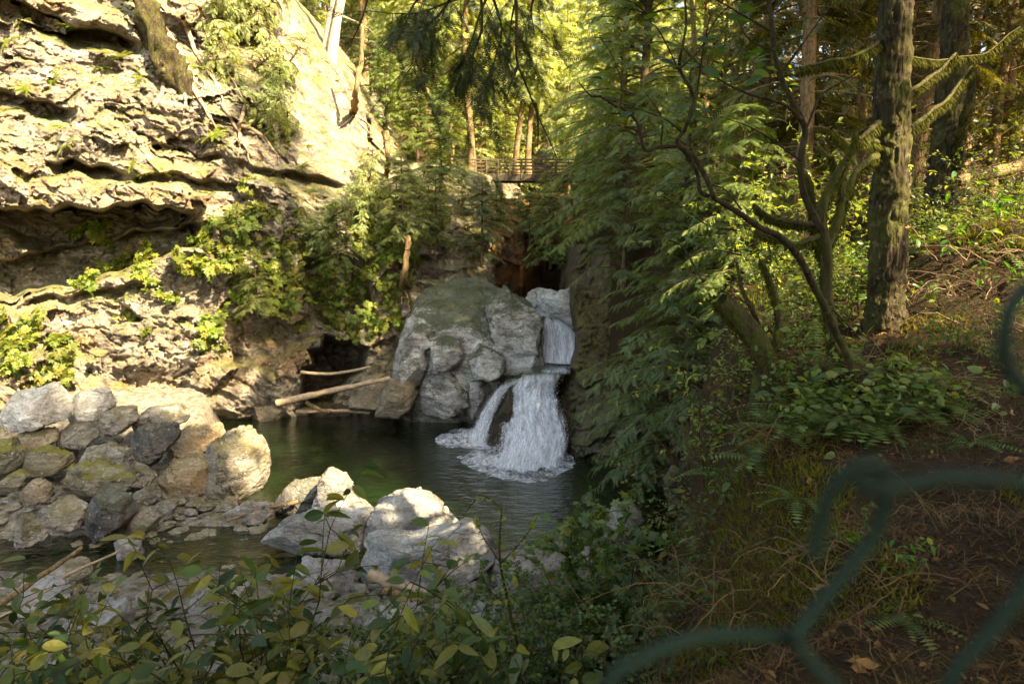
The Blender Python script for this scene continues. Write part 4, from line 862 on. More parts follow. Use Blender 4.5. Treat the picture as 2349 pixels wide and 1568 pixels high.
trunk_with_roots("rooted_snag", "short orange-brown snag hanging off the ridge end beside the cedars", [(884, 300), (888, 330), (889, 370), (886, 410)], [7, 6, 6, 5], 31.0, [([(886, 330), (870, 345), (858, 350)], 3), ([(888, 330), (905, 340), (915, 352)], 3)], M['barkwarm'], M['log'])
trunk_with_roots("rooted_snag", "bare sunlit stem with dangling roots above the grey outcrop", [(936, 540), (933, 575), (928, 635), (924, 660)], [6, 6, 7, 9], 28.2, [([(924, 655), (915, 680), (905, 700)], 4), ([(925, 655), (935, 690), (940, 715)], 4), ([(922, 655), (920, 700), (912, 730)], 3)], M['barkwarm'], M['log'])

# ------------------------------------------------------------------ big trunks at the near bank
def big_trunk(name, label, pts, d, rad, mat, branches, seed, moss=True):
    base = P(pts[-1][0], pts[-1][1], d); t = thing(name, label, "tree", tuple(base)); n = 220; sd = 72
    q = path3(pts, d, n, .02, seed); V, F = tube(q, np.interp(np.linspace(0, 1, n), np.linspace(0, 1, len(rad)), [px2m(r, d) for r in rad]), sd)
    nd = V - np.repeat(q, sd, 0); qq = V * np.array([11, 11, 1.9]) + .8 * pnoise(V * 5)[:, None]
    V = V + nd * (.34 * (np.abs(fbm(qq, 3)) - .3) + .12 * fbm(V * 3.0, 3) + .05 * fbm(V * np.array([40, 40, 14]), 2))[:, None]
    obj("trunk", mesh("trunk", [(local(V, base), F)], mat, True), t)
    for i, (bp, bd, r0, r1) in enumerate(branches):
        add_branch(t, base, bp, bd, r0, r1, seed + i)
    return t
def moss_fringe(q, rad, dens, ln, g):
    L = np.linalg.norm(np.diff(q, axis=0), axis=1).sum(); n = max(4, int(L * dens)); t = g.random(n) * (len(q) - 1.001); i = t.astype(int); f = (t - i)[:, None]
    o = q[i] * (1 - f) + q[i + 1] * f; r = np.interp(t, np.arange(len(q)), rad)
    a = g.uniform(0, 6.28, n); o = o + r[:, None] * .8 * np.stack([np.cos(a), .5 * np.sin(a), -.4 + .5 * np.sin(a)], -1)
    Y = np.stack([.45 * g.normal(size=n), .45 * g.normal(size=n), -np.ones(n)], -1); Xf, Yf, Zf = frames(Y, g.normal(size=(n, 3)) + np.array([0, -1, 0]))
    return stamp(BLADE_T[0] * np.array([1.6, 1, 1]), BLADE_T[1], o, Xf, Yf, Zf, ln * g.uniform(.3, 1.4, n) ** 1.3)
def add_branch(t, base, bp, bd, r0, r1, seed, mat='mossbark', fringe=True, dens=2200, ln=.085):
    q = path3(bp, bd, 26, .03, seed); dm = float(np.mean(bd)); rr = np.linspace(px2m(r0, dm), px2m(r1, dm), 26); V, F = tube(q, rr, 10); nd = V - np.repeat(q, 10, 0)
    V = V + nd * (.5 * fbm(V * 9, 3))[:, None]
    p = obj("branch", mesh("branch", [(local(V, base), F)], M[mat], True), t)
    if fringe:
        V, F = moss_fringe(q, rr, dens, ln, rng(seed + 5)); obj("moss", mesh("moss", [(local(V, base), F)], M['limbmoss']), p)
big_trunk("ridged_tree", "thick dark tree trunk with ridged bark and pale lichen at the wood's edge", [(2056, -260), (2054, -60), (2048, 200), (2042, 420), (2034, 640), (2026, 800)], 8.4, [29, 32, 35, 37, 39, 52], M['barkhero'],
    [([(2012, 356), (1964, 396), (1946, 440), (1930, 500)], (8.3, 8.0, 7.9, 7.8), 8, 4), ([(2010, 329), (1970, 322), (1933, 319), (1906, 299)], (8.3, 8.0, 7.8, 7.6), 7, 3), ([(2014, 282), (1973, 315), (1955, 322)], (8.3, 8, 7.9), 6, 3),
     ([(2088, 295), (2138, 255), (2178, 221), (2228, 151)], (8.4, 8.8, 9.2, 9.8), 5, 2.5), ([(2086, 208), (2151, 164), (2190, 120)], (8.4, 8.8, 9), 5, 3), ([(2080, 130), (2160, 136), (2260, 120), (2340, 60)], (8.4, 9, 9.4, 9.8), 2.5, 1.2), ([(2020, 95), (1960, 130), (1900, 140), (1840, 160)], (8.4, 8, 7.8, 7.6), 4, 2)], 101)
big_trunk("bent_trunk_tree", "second trunk with a sunlit foot standing behind the ridged tree", [(2205, -260), (2196, -40), (2186, 160), (2172, 330), (2160, 440), (2150, 500), (2146, 580)], 12.6, [22, 24, 26, 28, 30, 36, 40], M['barkhero'],
    [([(2196, 380), (2205, 300), (2222, 240), (2240, 160)], (12.4, 12.2, 12.1, 12), 13, 7)], 131)

# ------------------------------------------------------------------ saplings with traced stems
def leaf_set(o, Y, up, T, s):
    Xf, Yf, Zf = frames(np.asarray(Y, float), np.asarray(up, float)); return stamp(T[0], T[1], np.asarray(o, float), Xf, Yf, Zf, s)
def sapling(name, label, stems, leaves_px, depth, T, leafmat, barkmat, size, seed, twig_leaves=0, cat="sapling", moss=(), group=None):
    """stems: list of (px path, depth, r0, r1); leaves_px: single leaves at photo spots; twig_leaves: leaves per metre along thin stems"""
    g = rng(seed); p0 = stems[0][0][0]; base = P(p0[0], p0[1], np.mean(np.atleast_1d(stems[0][1])[:1])); t = thing(name, label, cat, tuple(base), group)
    O, Yv, S = [], [], []
    for i, (pts, d, r0, r1) in enumerate(stems):
        q = path3(pts, d, 34, .025, seed + i); dm = float(np.mean(d)); rr = np.linspace(px2m(r0, dm), px2m(r1, dm), 34); V, F = tube(q, rr, 8)
        p = obj("stem", mesh("stem", [(local(V, base), F)], barkmat, True), t)
        if i in moss:
            V, F = moss_fringe(q, rr, 2600, .06, g); obj("moss", mesh("moss", [(local(V, base), F)], M['limbmoss']), p)
        if twig_leaves and r1 < 3.2:
            L = np.linalg.norm(np.diff(q, axis=0), axis=1).sum(); n = max(2, int(L * twig_leaves)); tt = g.uniform(.25, 1, n) * 32.9; k = tt.astype(int); dq = nrm(q[k + 1] - q[k]); sd = np.where(np.arange(n) % 2, 1, -1)[:, None]
            O.append(q[k]); Yv.append(nrm(dq * .6 + sd * nrm(np.cross(dq, [0, 0, 1.0])) + .25 * g.normal(size=(n, 3)) + np.array([0, 0, -.25]))); S.append(size * g.uniform(.55, 1.2, n))
    if leaves_px is not None and len(leaves_px):
        a = np.asarray(leaves_px, float); n = len(a); O.append(P(a[:, 0], a[:, 1], depth + g.normal(size=n) * .15)); ang = g.uniform(-.9, .9, n) + np.where(g.random(n) < .5, 0, math.pi)
        Yv.append(np.stack([np.cos(ang), -.35 * np.abs(g.normal(size=n)), np.sin(ang) * .6], -1)); S.append(size * g.uniform(.75, 1.3, n))
    if O:
        O = np.concatenate(O); Yv = np.concatenate(Yv); S = np.concatenate(S); V, F = leaf_set(O, Yv, np.array([0, -.35, 1.0]) + .4 * g.normal(size=(len(O), 3)), T, S)
        obj("leaves", mesh("leaves", [(local(V, base), F)], leafmat), t)
    return t
def c3(l): return [(1127.5 + .3355 * x, .3355 * y) for x, y in l]
def c8(l): return [(1691 + .3355 * x, 470 + .3355 * y) for x, y in l]
SAP = c3([(1040, 130), (1110, 180), (1230, 260), (1300, 330), (1200, 395), (1150, 410), (1210, 460), (1400, 270), (1400, 335), (1500, 240), (1430, 205), (1550, 180), (1510, 100), (1600, 110), (1680, 50), (1575, 30), (1510, 320), (1500, 395), (1400, 430), (1440, 470),
    (620, 410), (690, 470), (755, 545), (790, 600), (680, 680), (740, 640), (960, 770), (1040, 750), (1120, 800), (1190, 830), (1280, 845), (1060, 930), (1150, 940), (1350, 720), (1430, 700), (1470, 680), (1410, 760), (1350, 820), (1390, 815), (150 + 1600, 350), (1850, 350), (1800, 430), (1850, 520), (1870, 450)])
sapling("branching_sapling", "long dark sapling arching from the bank toward the centre, bright green leaves at its tips",
    [([(1985, 925), (1935, 800), (1885, 690), (1835, 590), (1790, 545), (1738, 517), (1680, 482), (1637, 453)], (6.2, 6.0, 5.8, 5.6, 5.4, 5.3, 5.2, 5.1), 10, 5.5),
     (c3([(1520, 1350), (1400, 1100), (1270, 990), (1320, 900)]), 5.1, 6, 4.5), (c3([(1320, 900), (1400, 690), (1290, 480), (1300, 330), (1320, 170), (1310, -60)]), 5.0, 4.5, 2.2), (c3([(1500, 1340), (1440, 1310), (1410, 1180), (1330, 1060), (1265, 990)]), 5.15, 5, 3.5),
     (c3([(1270, 990), (1150, 1000), (1050, 1020), (990, 840), (870, 730)]), 5.0, 4.5, 3), (c3([(870, 730), (760, 650), (690, 640), (600, 560)]), 4.9, 2.8, 1.2), (c3([(870, 730), (880, 560), (830, 380), (740, 240)]), 4.9, 2.6, 1), (c3([(1290, 480), (1430, 330), (1550, 120), (1680, 0)]), 4.9, 2.6, 1.2),
     (c3([(1390, 680), (1440, 420), (1480, 260), (1510, 90)]), 4.95, 2.4, 1), (c3([(1300, 900), (1200, 830), (1000, 760), (700, 660)]), 4.9, 2.2, 1), (c3([(1150, 1000), (1160, 800), (1060, 640)]), 5, 2.2, 1), (c3([(1290, 500), (1150, 200), (1000, 110)]), 4.9, 2, 1)],
    SAP, 4.9, OVAL_T, M['maple'], M['twig'], .115, 201)
sapling("leaning_sapling", "bare dark sapling rising in a crooked line in front of the ridged trunk",
    [([(1900, 640), (1889, 537), (1879, 517), (1842, 436), (1836, 369), (1846, 302), (1839, 275), (1792, 174), (1772, 70), (1760, -20)], 6.6, 10, 5), ([(1839, 275), (1790, 240), (1720, 215), (1640, 180), (1560, 100)], 6.4, 4, 1.5), ([(1772, 70), (1700, 30), (1620, -10)], 6.4, 3, 1.5),
     ([(1792, 174), (1840, 100), (1900, 20)], 6.6, 3.5, 1.5), ([(1846, 302), (1880, 230), (1930, 190), (1990, 150)], 6.5, 3, 1.2), ([(1780, 120), (1720, 90), (1690, 40)], 6.4, 2.5, 1), ([(1836, 369), (1790, 330), (1740, 300), (1660, 270)], 6.4, 2.6, 1)],
    [(1745, 122), (1757, 155), (1730, 140), (1728, 165), (1640, 190), (1600, 140), (1690, 45)], 6.3, OVAL_T, M['maple'], M['twig'], .12, 202)
sapling("mossy_shrub", "moss-draped twisted shrub between the arching sapling and the ridged trunk",
    [([(1912, 800), (1905, 740), (1896, 670), (1893, 570), (1880, 490), (1903, 430), (1936, 372)], 6.8, 17, 9), ([(1893, 600), (1868, 540), (1862, 450), (1850, 400)], 6.9, 11, 6), ([(1895, 560), (1925, 490), (1930, 420), (1905, 360)], 7, 12, 6),
     ([(1890, 520), (1830, 510), (1769, 500), (1725, 470)], 6.7, 8, 3.5), ([(1880, 540), (1820, 560), (1770, 545), (1735, 530)], 6.6, 7, 3.5), ([(1936, 372), (1960, 330), (1966, 300)], 6.8, 5, 3.4), ([(1905, 790), (1945, 840), (1960, 900)], 6.6, 12, 8)], None, 6.8, OVAL_T, M['maple'], M['mossbark'], .1, 203, moss=(0, 1, 2, 3, 4, 5, 6))
sapling("mossy_snag", "broken moss-coated stump leaning over the bank in front of the cedars",
    [([(1760, 985), (1752, 900), (1758, 840), (1735, 785), (1695, 735), (1652, 690)], 7.2, 34, 24), ([(1752, 860), (1775, 800), (1790, 740), (1770, 660), (1745, 600)], 7.2, 13, 5), ([(1780, 900), (1820, 940), (1850, 1000)], 7.0, 14, 9), ([(1750, 800), (1730, 720), (1700, 650), (1690, 600)], 7.3, 7, 3.4)], None, 7, OVAL_T, M['maple'], M['mossbark'], .1, 204, moss=(0, 1, 2))
TW = [[(1610, 640), (1560, 560), (1480, 555), (1430, 560)], [(1700, 590), (1640, 575), (1590, 560)], [(1720, 700), (1650, 660), (1600, 655)], [(1740, 830), (1680, 770), (1640, 760), (1600, 790)], [(1720, 900), (1660, 850), (1610, 840), (1560, 840)], [(1700, 870), (1640, 860), (1590, 865)],
      [(1690, 960), (1640, 930), (1612, 935)], [(1650, 1000), (1600, 960), (1560, 955)], [(1700, 480), (1650, 430), (1580, 430), (1500, 445)], [(1690, 530), (1620, 520), (1550, 470), (1490, 430)], [(1760, 620), (1740, 580), (1790, 560)], [(1850, 700), (1800, 690), (1750, 720)], [(1960, 760), (1900, 700), (1850, 690)], [(1800, 800), (1780, 760), (1830, 745)], [(1880, 860), (1840, 800), (1860, 760)], [(1760, 860), (1790, 830), (1830, 820)]]
for i, tw in enumerate(TW):
    sapling("leafy_twig", "thin twig with two rows of small yellow-green leaves reaching out from the bank", [(tw, 5.9 + .25 * (i % 4), 2.2, .9)], None, 6, OVAL_T, M['vine'], M['twig'], .085, 220 + i, 26, "twig", group="yellow-green leafy twigs of the bank")

# ------------------------------------------------------------------ shrubs, ferns, small plants
def shrub(seed, H, R, nstem, T, size, per_m, spread=.6, twigs=3, r=.006, upleaf=1.0):
    g = rng(seed); st, O, Yv, S = [], [], [], []
    for k in range(nstem):
        az = g.uniform(0, 6.28); out = np.array([math.cos(az), math.sin(az), 0]); h = H * g.uniform(.6, 1.1); rad = R * g.uniform(.3, 1.0)
        s = np.linspace(0, 1, 9)[:, None]; b = out * .12 * R * g.random()
        q = b + np.array([0, 0, h]) * (s - .18 * s * s * spread) + out * rad * s ** 1.5 + .05 * H * s * g.normal(size=(9, 3)) * .6
        paths = [(q, r)]
        for j in range(twigs):
            i = g.integers(3, 9); L = g.uniform(.2, .5) * H; d = nrm(out * g.uniform(-.3, 1.0) + g.normal(size=3) * .7 + np.array([0, 0, .3])); s2 = np.linspace(0, 1, 6)[:, None]; paths.append((q[min(i, 8)] + d * L * s2 + np.array([0, 0, -.25]) * L * s2 ** 2, r * .5))
        for q2, rr in paths:
            st.append(tube(q2, np.linspace(rr, rr * .35, len(q2)), 4)); L = np.linalg.norm(np.diff(q2, axis=0), axis=1).sum(); n = max(2, int(L * per_m)); t = (.2 + .8 * g.random(n)) * (len(q2) - 1.001); i = t.astype(int); f = (t - i)[:, None]
            dq = nrm(q2[i + 1] - q2[i]); sd = np.where(np.arange(n) % 2, 1, -1)[:, None] * nrm(np.cross(dq, [.01, 0, 1.0])); O.append(q2[i] * (1 - f) + q2[i + 1] * f)
            Yv.append(nrm(.5 * dq + sd + .5 * g.normal(size=(n, 3)) + np.array([0, 0, -.15]))); S.append(size * g.uniform(.5, 1.25, n))
    O = np.concatenate(O); Yv = np.concatenate(Yv); S = np.concatenate(S)
    U_ = np.array([0, 0, upleaf]) + .5 * g.normal(size=(len(O), 3)); k_ = g.random(len(O)) < (.4 if T is OVAL_T else 0)
    if T is not OVAL_T: return join(st), leaf_set(O, Yv, U_, T, S)
    B_ = (OVAL_T[0] * np.array([.75, 1.1, 1]) + np.array([0, 0, -.35]) * (OVAL_T[0][:, 1:2] ** 2), OVAL_T[1]); return join(st), join([leaf_set(O[~k_], Yv[~k_], U_[~k_], T, S[~k_]), leaf_set(O[k_], Yv[k_], U_[k_], B_, S[k_])])
def shrub_proto(leafmat, stemmat, *a, **k):
    st, lf = shrub(*a, **k); return [("stems", mesh("stems", [st], stemmat)), ("leaves", mesh("leaves", [lf], leafmat))]
def fern(seed, n, L, T=FERN_T, up=.7):
    g = rng(seed); az = np.linspace(0, 6.28, n, endpoint=False) + g.normal(size=n) * .25; u = g.uniform(.35, 1.1, n) * up; Y = np.stack([np.cos(az), np.sin(az), u], -1)
    return leaf_set(g.normal(size=(n, 3)) * .015, Y, np.tile([0, 0, 1.0], (n, 1)) + .15 * g.normal(size=(n, 3)), T, L * g.uniform(.7, 1.15, n))
LAND = [("the cave mouth", 765, 850), ("the long dark overhang", 200, 575), ("the leaning snag", 372, 120), ("the bright bare slab", 700, 200), ("the ridge end", 870, 360), ("the grey outcrop", 1060, 700), ("the drooping cliff bush with roots", 590, 640),
        ("the shallow hollow in the upper cliff", 230, 385), ("the mossy ledge at the top of the cliff", 180, 45), ("the sunlit rubble blocks", 110, 900), ("the vertical crack in the sunlit rock", 248, 800), ("the dark gap beside the bare stem", 800, 660), ("the dangling pale roots", 555, 300)]
ORD = ["", "second ", "third ", "fourth ", "fifth ", "sixth ", "seventh ", "eighth ", "ninth ", "tenth ", "eleventh ", "twelfth "]
_seen = {}
def where(kind, px, py):
    d = [math.hypot(px - a, py - b) for _, a, b in LAND]; i = int(np.argmin(d)); n, a, b = LAND[i]; dx, dy = px - a, py - b
    rel = ("above" if dy < 0 else "below") if abs(dy) > abs(dx) * .8 else ("left of" if dx < 0 else "right of")
    k = (kind, rel, n); c = _seen.get(k, 0); _seen[k] = c + 1
    return "%s%s %s %s" % (ORD[c] if c < 12 else "%dth " % (c + 1), kind, rel, n)
fern_p = [[("fronds", mesh("fronds", [fern(300 + i, 13 + 3 * i, .5)], M['fern']))] for i in range(3)]
vine_p = [shrub_proto(M['vine'], M['twig'], 310 + i, .38, .42, 9, LOBE_T, .13, 26, .9, 2, .005) for i in range(3)]
twigp = [tree_proto("sprig", M['far'], M['bark'], 320 + i, 1.5, .0, .9, 34, 18, .26, CEDAR_T, .9, .3, .5, .02, 0, .3) for i in range(2)]
VINES = [(30, 790), (80, 762), (60, 830), (120, 800), (150, 842), (20, 730), (212, 655), (262, 622), (300, 600), (350, 590), (330, 640), (400, 604), (432, 622), (472, 592), (520, 562), (540, 520), (545, 600), (640, 640), (662, 700), (702, 690), (690, 742), (732, 728), (762, 742), (802, 702), (832, 735), (850, 690), (870, 640),
         (890, 602), (902, 660), (850, 622), (820, 662), (780, 690), (620, 562), (600, 502), (562, 432), (700, 582), (642, 582), (720, 642), (500, 622), (450, 562), (970, 522), (960, 562), (935, 592), (1000, 542), (880, 752), (190, 545), (225, 540), (98, 590), (755, 700), (815, 765), (610, 700), (570, 690), (670, 660), (745, 670), (925, 640), (865, 560), (800, 620),
         (40, 860), (105, 870), (170, 800), (10, 820), (390, 690), (350, 760), (470, 790), (300, 720)]
_g = rng(71); VINES += [(float(a), float(b)) for a, b in zip(_g.uniform(470, 940, 46), _g.uniform(520, 765, 46)) if not (690 < a < 850 and b > 740)]
FERNS = [(165, 62), (150, 90), (45, 52), (20, 90), (275, 132), (230, 152), (242, 120), (90, 268), (140, 288), (150, 330), (300, 382), (330, 402), (356, 398), (490, 312), (512, 332), (530, 432), (560, 472), (552, 542), (480, 442), (472, 232), (452, 152), (522, 132), (650, 292), (702, 332), (880, 585), (868, 600), (60, 205), (20, 250), (120, 180), (330, 180), (585, 560), (690, 380), (640, 420), (720, 440), (690, 480), (760, 470), (800, 520)]
SPRIGS = [(582, 160), (612, 212), (640, 242), (562, 100), (540, 60), (500, 92), (602, 30), (592, 82), (660, 300), (620, 310), (540, 180), (500, 170), (560, 250), (600, 270), (700, 545), (735, 560), (830, 545), (860, 500), (820, 480), (905, 470), (955, 480), (1000, 470), (960, 520), (640, 180), (520, 30), (560, 20), (850, 440), (720, 520)]
g = rng(41)
for kind, cat, lst, protos, s0, s1, grp in (("clump of bright lobed leaves", "plant", VINES, vine_p, 1.0, 1.9, "leafy clumps growing on the cliff"), ("fern tuft", "fern", FERNS, fern_p, .7, 1.3, "fern tufts growing on the cliff"), ("olive conifer sprig", "sapling", SPRIGS, twigp, .9, 1.6, "conifer sprigs rooted on the cliff")):
    for i, (px, py) in enumerate(lst):
        q, n = on_cliff(px, py); s = g.uniform(s0, s1); tilt = Vector((n[0] * .8, n[1] * .8, max(.25, n[2] + .45))).to_track_quat('Z', 'Y').to_euler()
        nm = {"plant": "leafy_plant", "fern": "fern", "sapling": "conifer_sapling"}[cat]
        o = inst(protos[i % len(protos)], nm, where(kind, px, py), cat, tuple(q + n * -.03), grp, 0, s, tilt)
# ground plants of the right bank and the wood
wood_fern = [[("fronds", mesh("fronds", [fern(330 + i, 12, .6)], M['small'])) ] for i in range(2)]
g = rng(43); O, Yv, S = [], [], []
for k in range(11000):
    y = 5.6 + 60 * g.random() ** 2.2; px = g.uniform(1420, 2650) if y < 26 else g.uniform(1300, 2650); x = (px - 1174) / FPX * y
    if x < float(np.interp(y, YE, XE)) - (1.5 if 6.5 < y < 15 else .2): continue
    if pnoise(np.array([[x * .5, y * .5, 3.0]]))[0] < (.10 if y < 9.5 and x > float(np.interp(y, YE, XE)) else -.2) or (y < 9.5 and g.random() < .45): continue
    az = g.uniform(0, 6.28); O.append((x, y, 0)); Yv.append((math.cos(az), math.sin(az), g.uniform(.2, 1.3))); S.append(g.uniform(.18, .5) * (1 + y / 40))
for k in range(2500):
    y = 39 + 40 * g.random(); px = g.uniform(600, 1500); x = (px - 1174) / FPX * y; az = g.uniform(0, 6.28); O.append((x, y, 0)); Yv.append((math.cos(az), math.sin(az), g.uniform(.3, 1.5))); S.append(g.uniform(.6, 1.4))
O = np.array(O); O[:, 2] = ground_z(O[:, 0], O[:, 1]) + .03; Yv = np.array(Yv); S = np.array(S)
sel = rng(44).random(len(O)) < .55
bl = [leaf_set(O[sel], Yv[sel], np.tile([0, 0, 1.0], (sel.sum(), 1)), FERN_T, S[sel])]
O2 = np.repeat(O[~sel], 5, 0) + rng(45).normal(size=((~sel).sum() * 5, 3)) * np.array([.22, .22, .12]) + np.array([0, 0, .22]); Y2 = rng(46).normal(size=O2.shape) * np.array([1, 1, .3])
bo = leaf_set(O2, Y2, np.tile([0, 0, 1.0], (len(O2), 1)) + .5 * rng(47).normal(size=O2.shape), OVAL_T, .075 * rng(48).uniform(.5, 1.6, len(O2)))
tag(obj("undergrowth", mesh("undergrowth", [bl[0], bo], M['small'])), kind="stuff")
# needles, moss blades and twigs on the bank
g = rng(49); n = 52000; y = 1.2 + 13 * g.random(n) ** 1.6; px = g.uniform(1150, 2750, n); x = (px - 1174) / FPX * y; ok = x > np.interp(y, YE, XE) - 1.6; x, y = x[ok], y[ok]
O = np.stack([x, y, ground_z(x, y) + .004], -1); n = len(O); Yv = np.stack([g.normal(size=n), g.normal(size=n), .22 * np.abs(g.normal(size=n))], -1)
V, F = leaf_set(O, Yv, np.tile([0, 0, 1.0], (n, 1)), (BLADE_T[0] * np.array([.55, 1, 1]), BLADE_T[1]), g.uniform(.04, .14, n) * (.6 + y / 8))
tag(obj("needle_litter", mesh("needle_litter", [(V, F)], M['duff'])), kind="stuff")
n = 90000; y = 1.5 + 11 * g.random(n) ** 1.4; px = g.uniform(1350, 2600, n); x = (px - 1174) / FPX * y; mk = pnoise(np.stack([x * .9, y * .9, 0 * x + 4], -1)) + .55 * np.exp(-((px - 1760) / 260) ** 2) * np.exp(-((y - 5.0) / 2.6) ** 2) * 1.6; ok = (x > np.interp(y, YE, XE) - 1.5) & (mk > .34); x, y = x[ok], y[ok]
O = np.stack([x, y, ground_z(x, y)], -1); n = len(O); Yv = np.stack([.7 * g.normal(size=n), .7 * g.normal(size=n) - .2, .9 * np.abs(g.normal(size=n)) + .2], -1)
V, F = leaf_set(O, Yv, g.normal(size=(n, 3)) + np.array([0, 0, 1.0]), (BLADE_T[0] * np.array([1.5, 1, 1]), BLADE_T[1]), g.uniform(.025, .075, n) * (.6 + y / 7))
tag(obj("moss", mesh("moss", [(V, F)], M['mossblade'])), kind="stuff")

n = 9000; g = rng(61); y = 1.6 + 11 * g.random(n) ** 1.5; px = g.uniform(1250, 2700, n); x = (px - 1174) / FPX * y; ok = x > np.interp(y, YE, XE) - 1.4; x, y = x[ok], y[ok]; n = len(x)
O = np.stack([x, y, ground_z(x, y) + .01 + .05 * g.random(n) ** 2], -1); Yv = np.stack([g.normal(size=n), g.normal(size=n), .25 * g.normal(size=n)], -1)
V, F = leaf_set(O, Yv, np.tile([0, 0, 1.0], (n, 1)) + .6 * g.normal(size=(n, 3)), (BLADE_T[0] * np.array([.16, 1, 2.0]), BLADE_T[1]), g.uniform(.05, .26, n) ** 1.15 * (.45 + y / 9))
tag(obj("twig_litter", mesh("twig_litter", [(V, F)], M['stem'])), kind="stuff")
n = 5200; y = 1.6 + 11 * g.random(n) ** 1.4; px = g.uniform(1250, 2700, n); x = (px - 1174) / FPX * y; ok = x > np.interp(y, YE, XE) - 1.2; x, y = x[ok], y[ok]; n = len(x)
V, F = leaf_set(np.stack([x, y, ground_z(x, y) + .008], -1), np.stack([g.normal(size=n), g.normal(size=n), .2 * g.normal(size=n)], -1), np.tile([0, 0, 1.0], (n, 1)) + .3 * g.normal(size=(n, 3)), OVAL_T, g.uniform(.015, .055, n))
tag(obj("leaf_litter", mesh("leaf_litter", [(V, F)], M['duff'])), kind="stuff")

# foreground leafy shrubs on the slope below the camera
shr_p = [shrub_proto(M['shrub'], M['twig'], 350 + i, 1.0, .8, 9 + i, OVAL_T, .086, 17, .9, 5, .005) for i in range(3)]
for lab, px, d, zt_, pr, s, rz in [
    ("broad-leaved shrub in the bottom corner of the view, the closest and darkest", 60, 2.9, 1540, 0, .9, 0), ("yellowing broad-leaved shrub before the stream outflow", 350, 4.1, 1330, 1, 1.15, 1), ("broad-leaved shrub with dark glossy leaves under the pointed grey rock", 640, 4.0, 1300, 2, 1.1, 2),
    ("tall-stemmed broad-leaved shrub reaching up to the sunlit bulging rock", 800, 3.9, 1370, 0, 1.0, 3), ("broad-leaved shrub whose leaves hide the reddish fallen branch's foot", 150, 4.4, 1440, 2, 1.1, 4), ("low broad-leaved shrub at the bottom edge between its taller neighbours", 480, 3.3, 1480, 1, 1.0, 5),
    ("broad-leaved shrub at the bottom edge beside the small-leaved bushes", 760, 3.2, 1500, 2, .85, 2.6), ("broad-leaved shrub behind the others with the most yellow leaves", 480, 4.9, 1290, 0, 1.2, .7), ("sparse dark-leaved shrub by the photo's edge above the fallen branch", 30, 4.6, 1330, 1, 1.0, 5.6)]:
    top = P(px, zt_, d); b0 = gz(top[0], top[1]); sc = max(.7, (top[2] - b0) / .88); inst(shr_p[pr], "broadleaf_shrub", lab, "shrub", (top[0], top[1], b0 - .03), None, rz, (max(sc, 1.25), max(sc, 1.25), sc))
sm_p = [shrub_proto(M['small'], M['twig'], 360 + i, .75, .7, 20, ROUND_T, .026, 95, .8, 6, .003) for i in range(3)]
for lab, px, d, zt_, pr, s, rz in [
    ("fine small-leaved bush at the foot of the flat pinkish slab", 1130, 6.2, 1385, 0, 1.25, 0), ("fine small-leaved bush spreading along the bottom edge, wide and pale green", 1000, 4.6, 1455, 1, 1.1, 1), ("fine small-leaved bush in the bottom centre with reddish stems", 1200, 4.6, 1470, 2, 1.1, 2),
    ("fine small-leaved bush beside the arching brown stems", 1360, 5.2, 1400, 0, 1.1, 3), ("fine small-leaved bush growing next to the split grey-brown log", 930, 6.4, 1400, 1, 1.1, 4), ("dark fine small-leaved bush on the bank's edge under the fence wire", 1380, 4.0, 1500, 2, .9, 5), ("fine small-leaved bush near the tall bare stem", 1130, 5.3, 1430, 2, 1.2, 5.5), ("fine small-leaved bush at the far side of the pinkish slab", 1330, 7.2, 1350, 1, 1.0, .5)]:
    top = P(px, zt_, d); b0 = gz(top[0], top[1]); sc = max(.7, (top[2] - b0) / .66); inst(sm_p[pr], "small_leaved_bush", lab, "bush", (top[0], top[1], b0 - .03), None, rz, (max(sc, 1.2), max(sc, 1.2), sc))
top = P(1385, 1150, 6.6); inst([(k, m) for k, m in shrub_proto(M['small'], M['twig'], 371, 1.35, .32, 14, LOBE_T, .065, 34, .7, 4, .005)], "green_bush", "upright bright green bush standing in front of the dark alcove", "bush", (top[0], top[1], gz(top[0], top[1]) - .05), None, 0, (top[2] - gz(top[0], top[1])) / 1.25)
for i, (tw, d, lab) in enumerate([([(1215, 1600), (1192, 1500), (1172, 1400), (1150, 1290), (1146, 1160)], 4.4, "tall thin dark stem with a few tiny leaves standing before the pool"), ([(1030, 1600), (1005, 1520), (985, 1470)], 4.2, "short thin stem at the bottom edge among the small leaves")]):
    sapling("thin_sapling", lab, [(tw, d, 5, 2.0), ([tw[-1], (tw[-1][0] - 40, tw[-1][1] - 25), (tw[-1][0] - 75, tw[-1][1] + 10)], d, 2, 1), ([tw[-2], (tw[-2][0] + 40, tw[-2][1] - 50), (tw[-2][0] + 80, tw[-2][1] - 110)], d, 2, 1), ([tw[-2], (tw[-2][0] - 40, tw[-2][1] - 60), (tw[-2][0] - 60, tw[-2][1] - 120)], d, 2, 1)], None, d, ROUND_T, M['vine'], M['twig'], .05, 380 + i, 30)

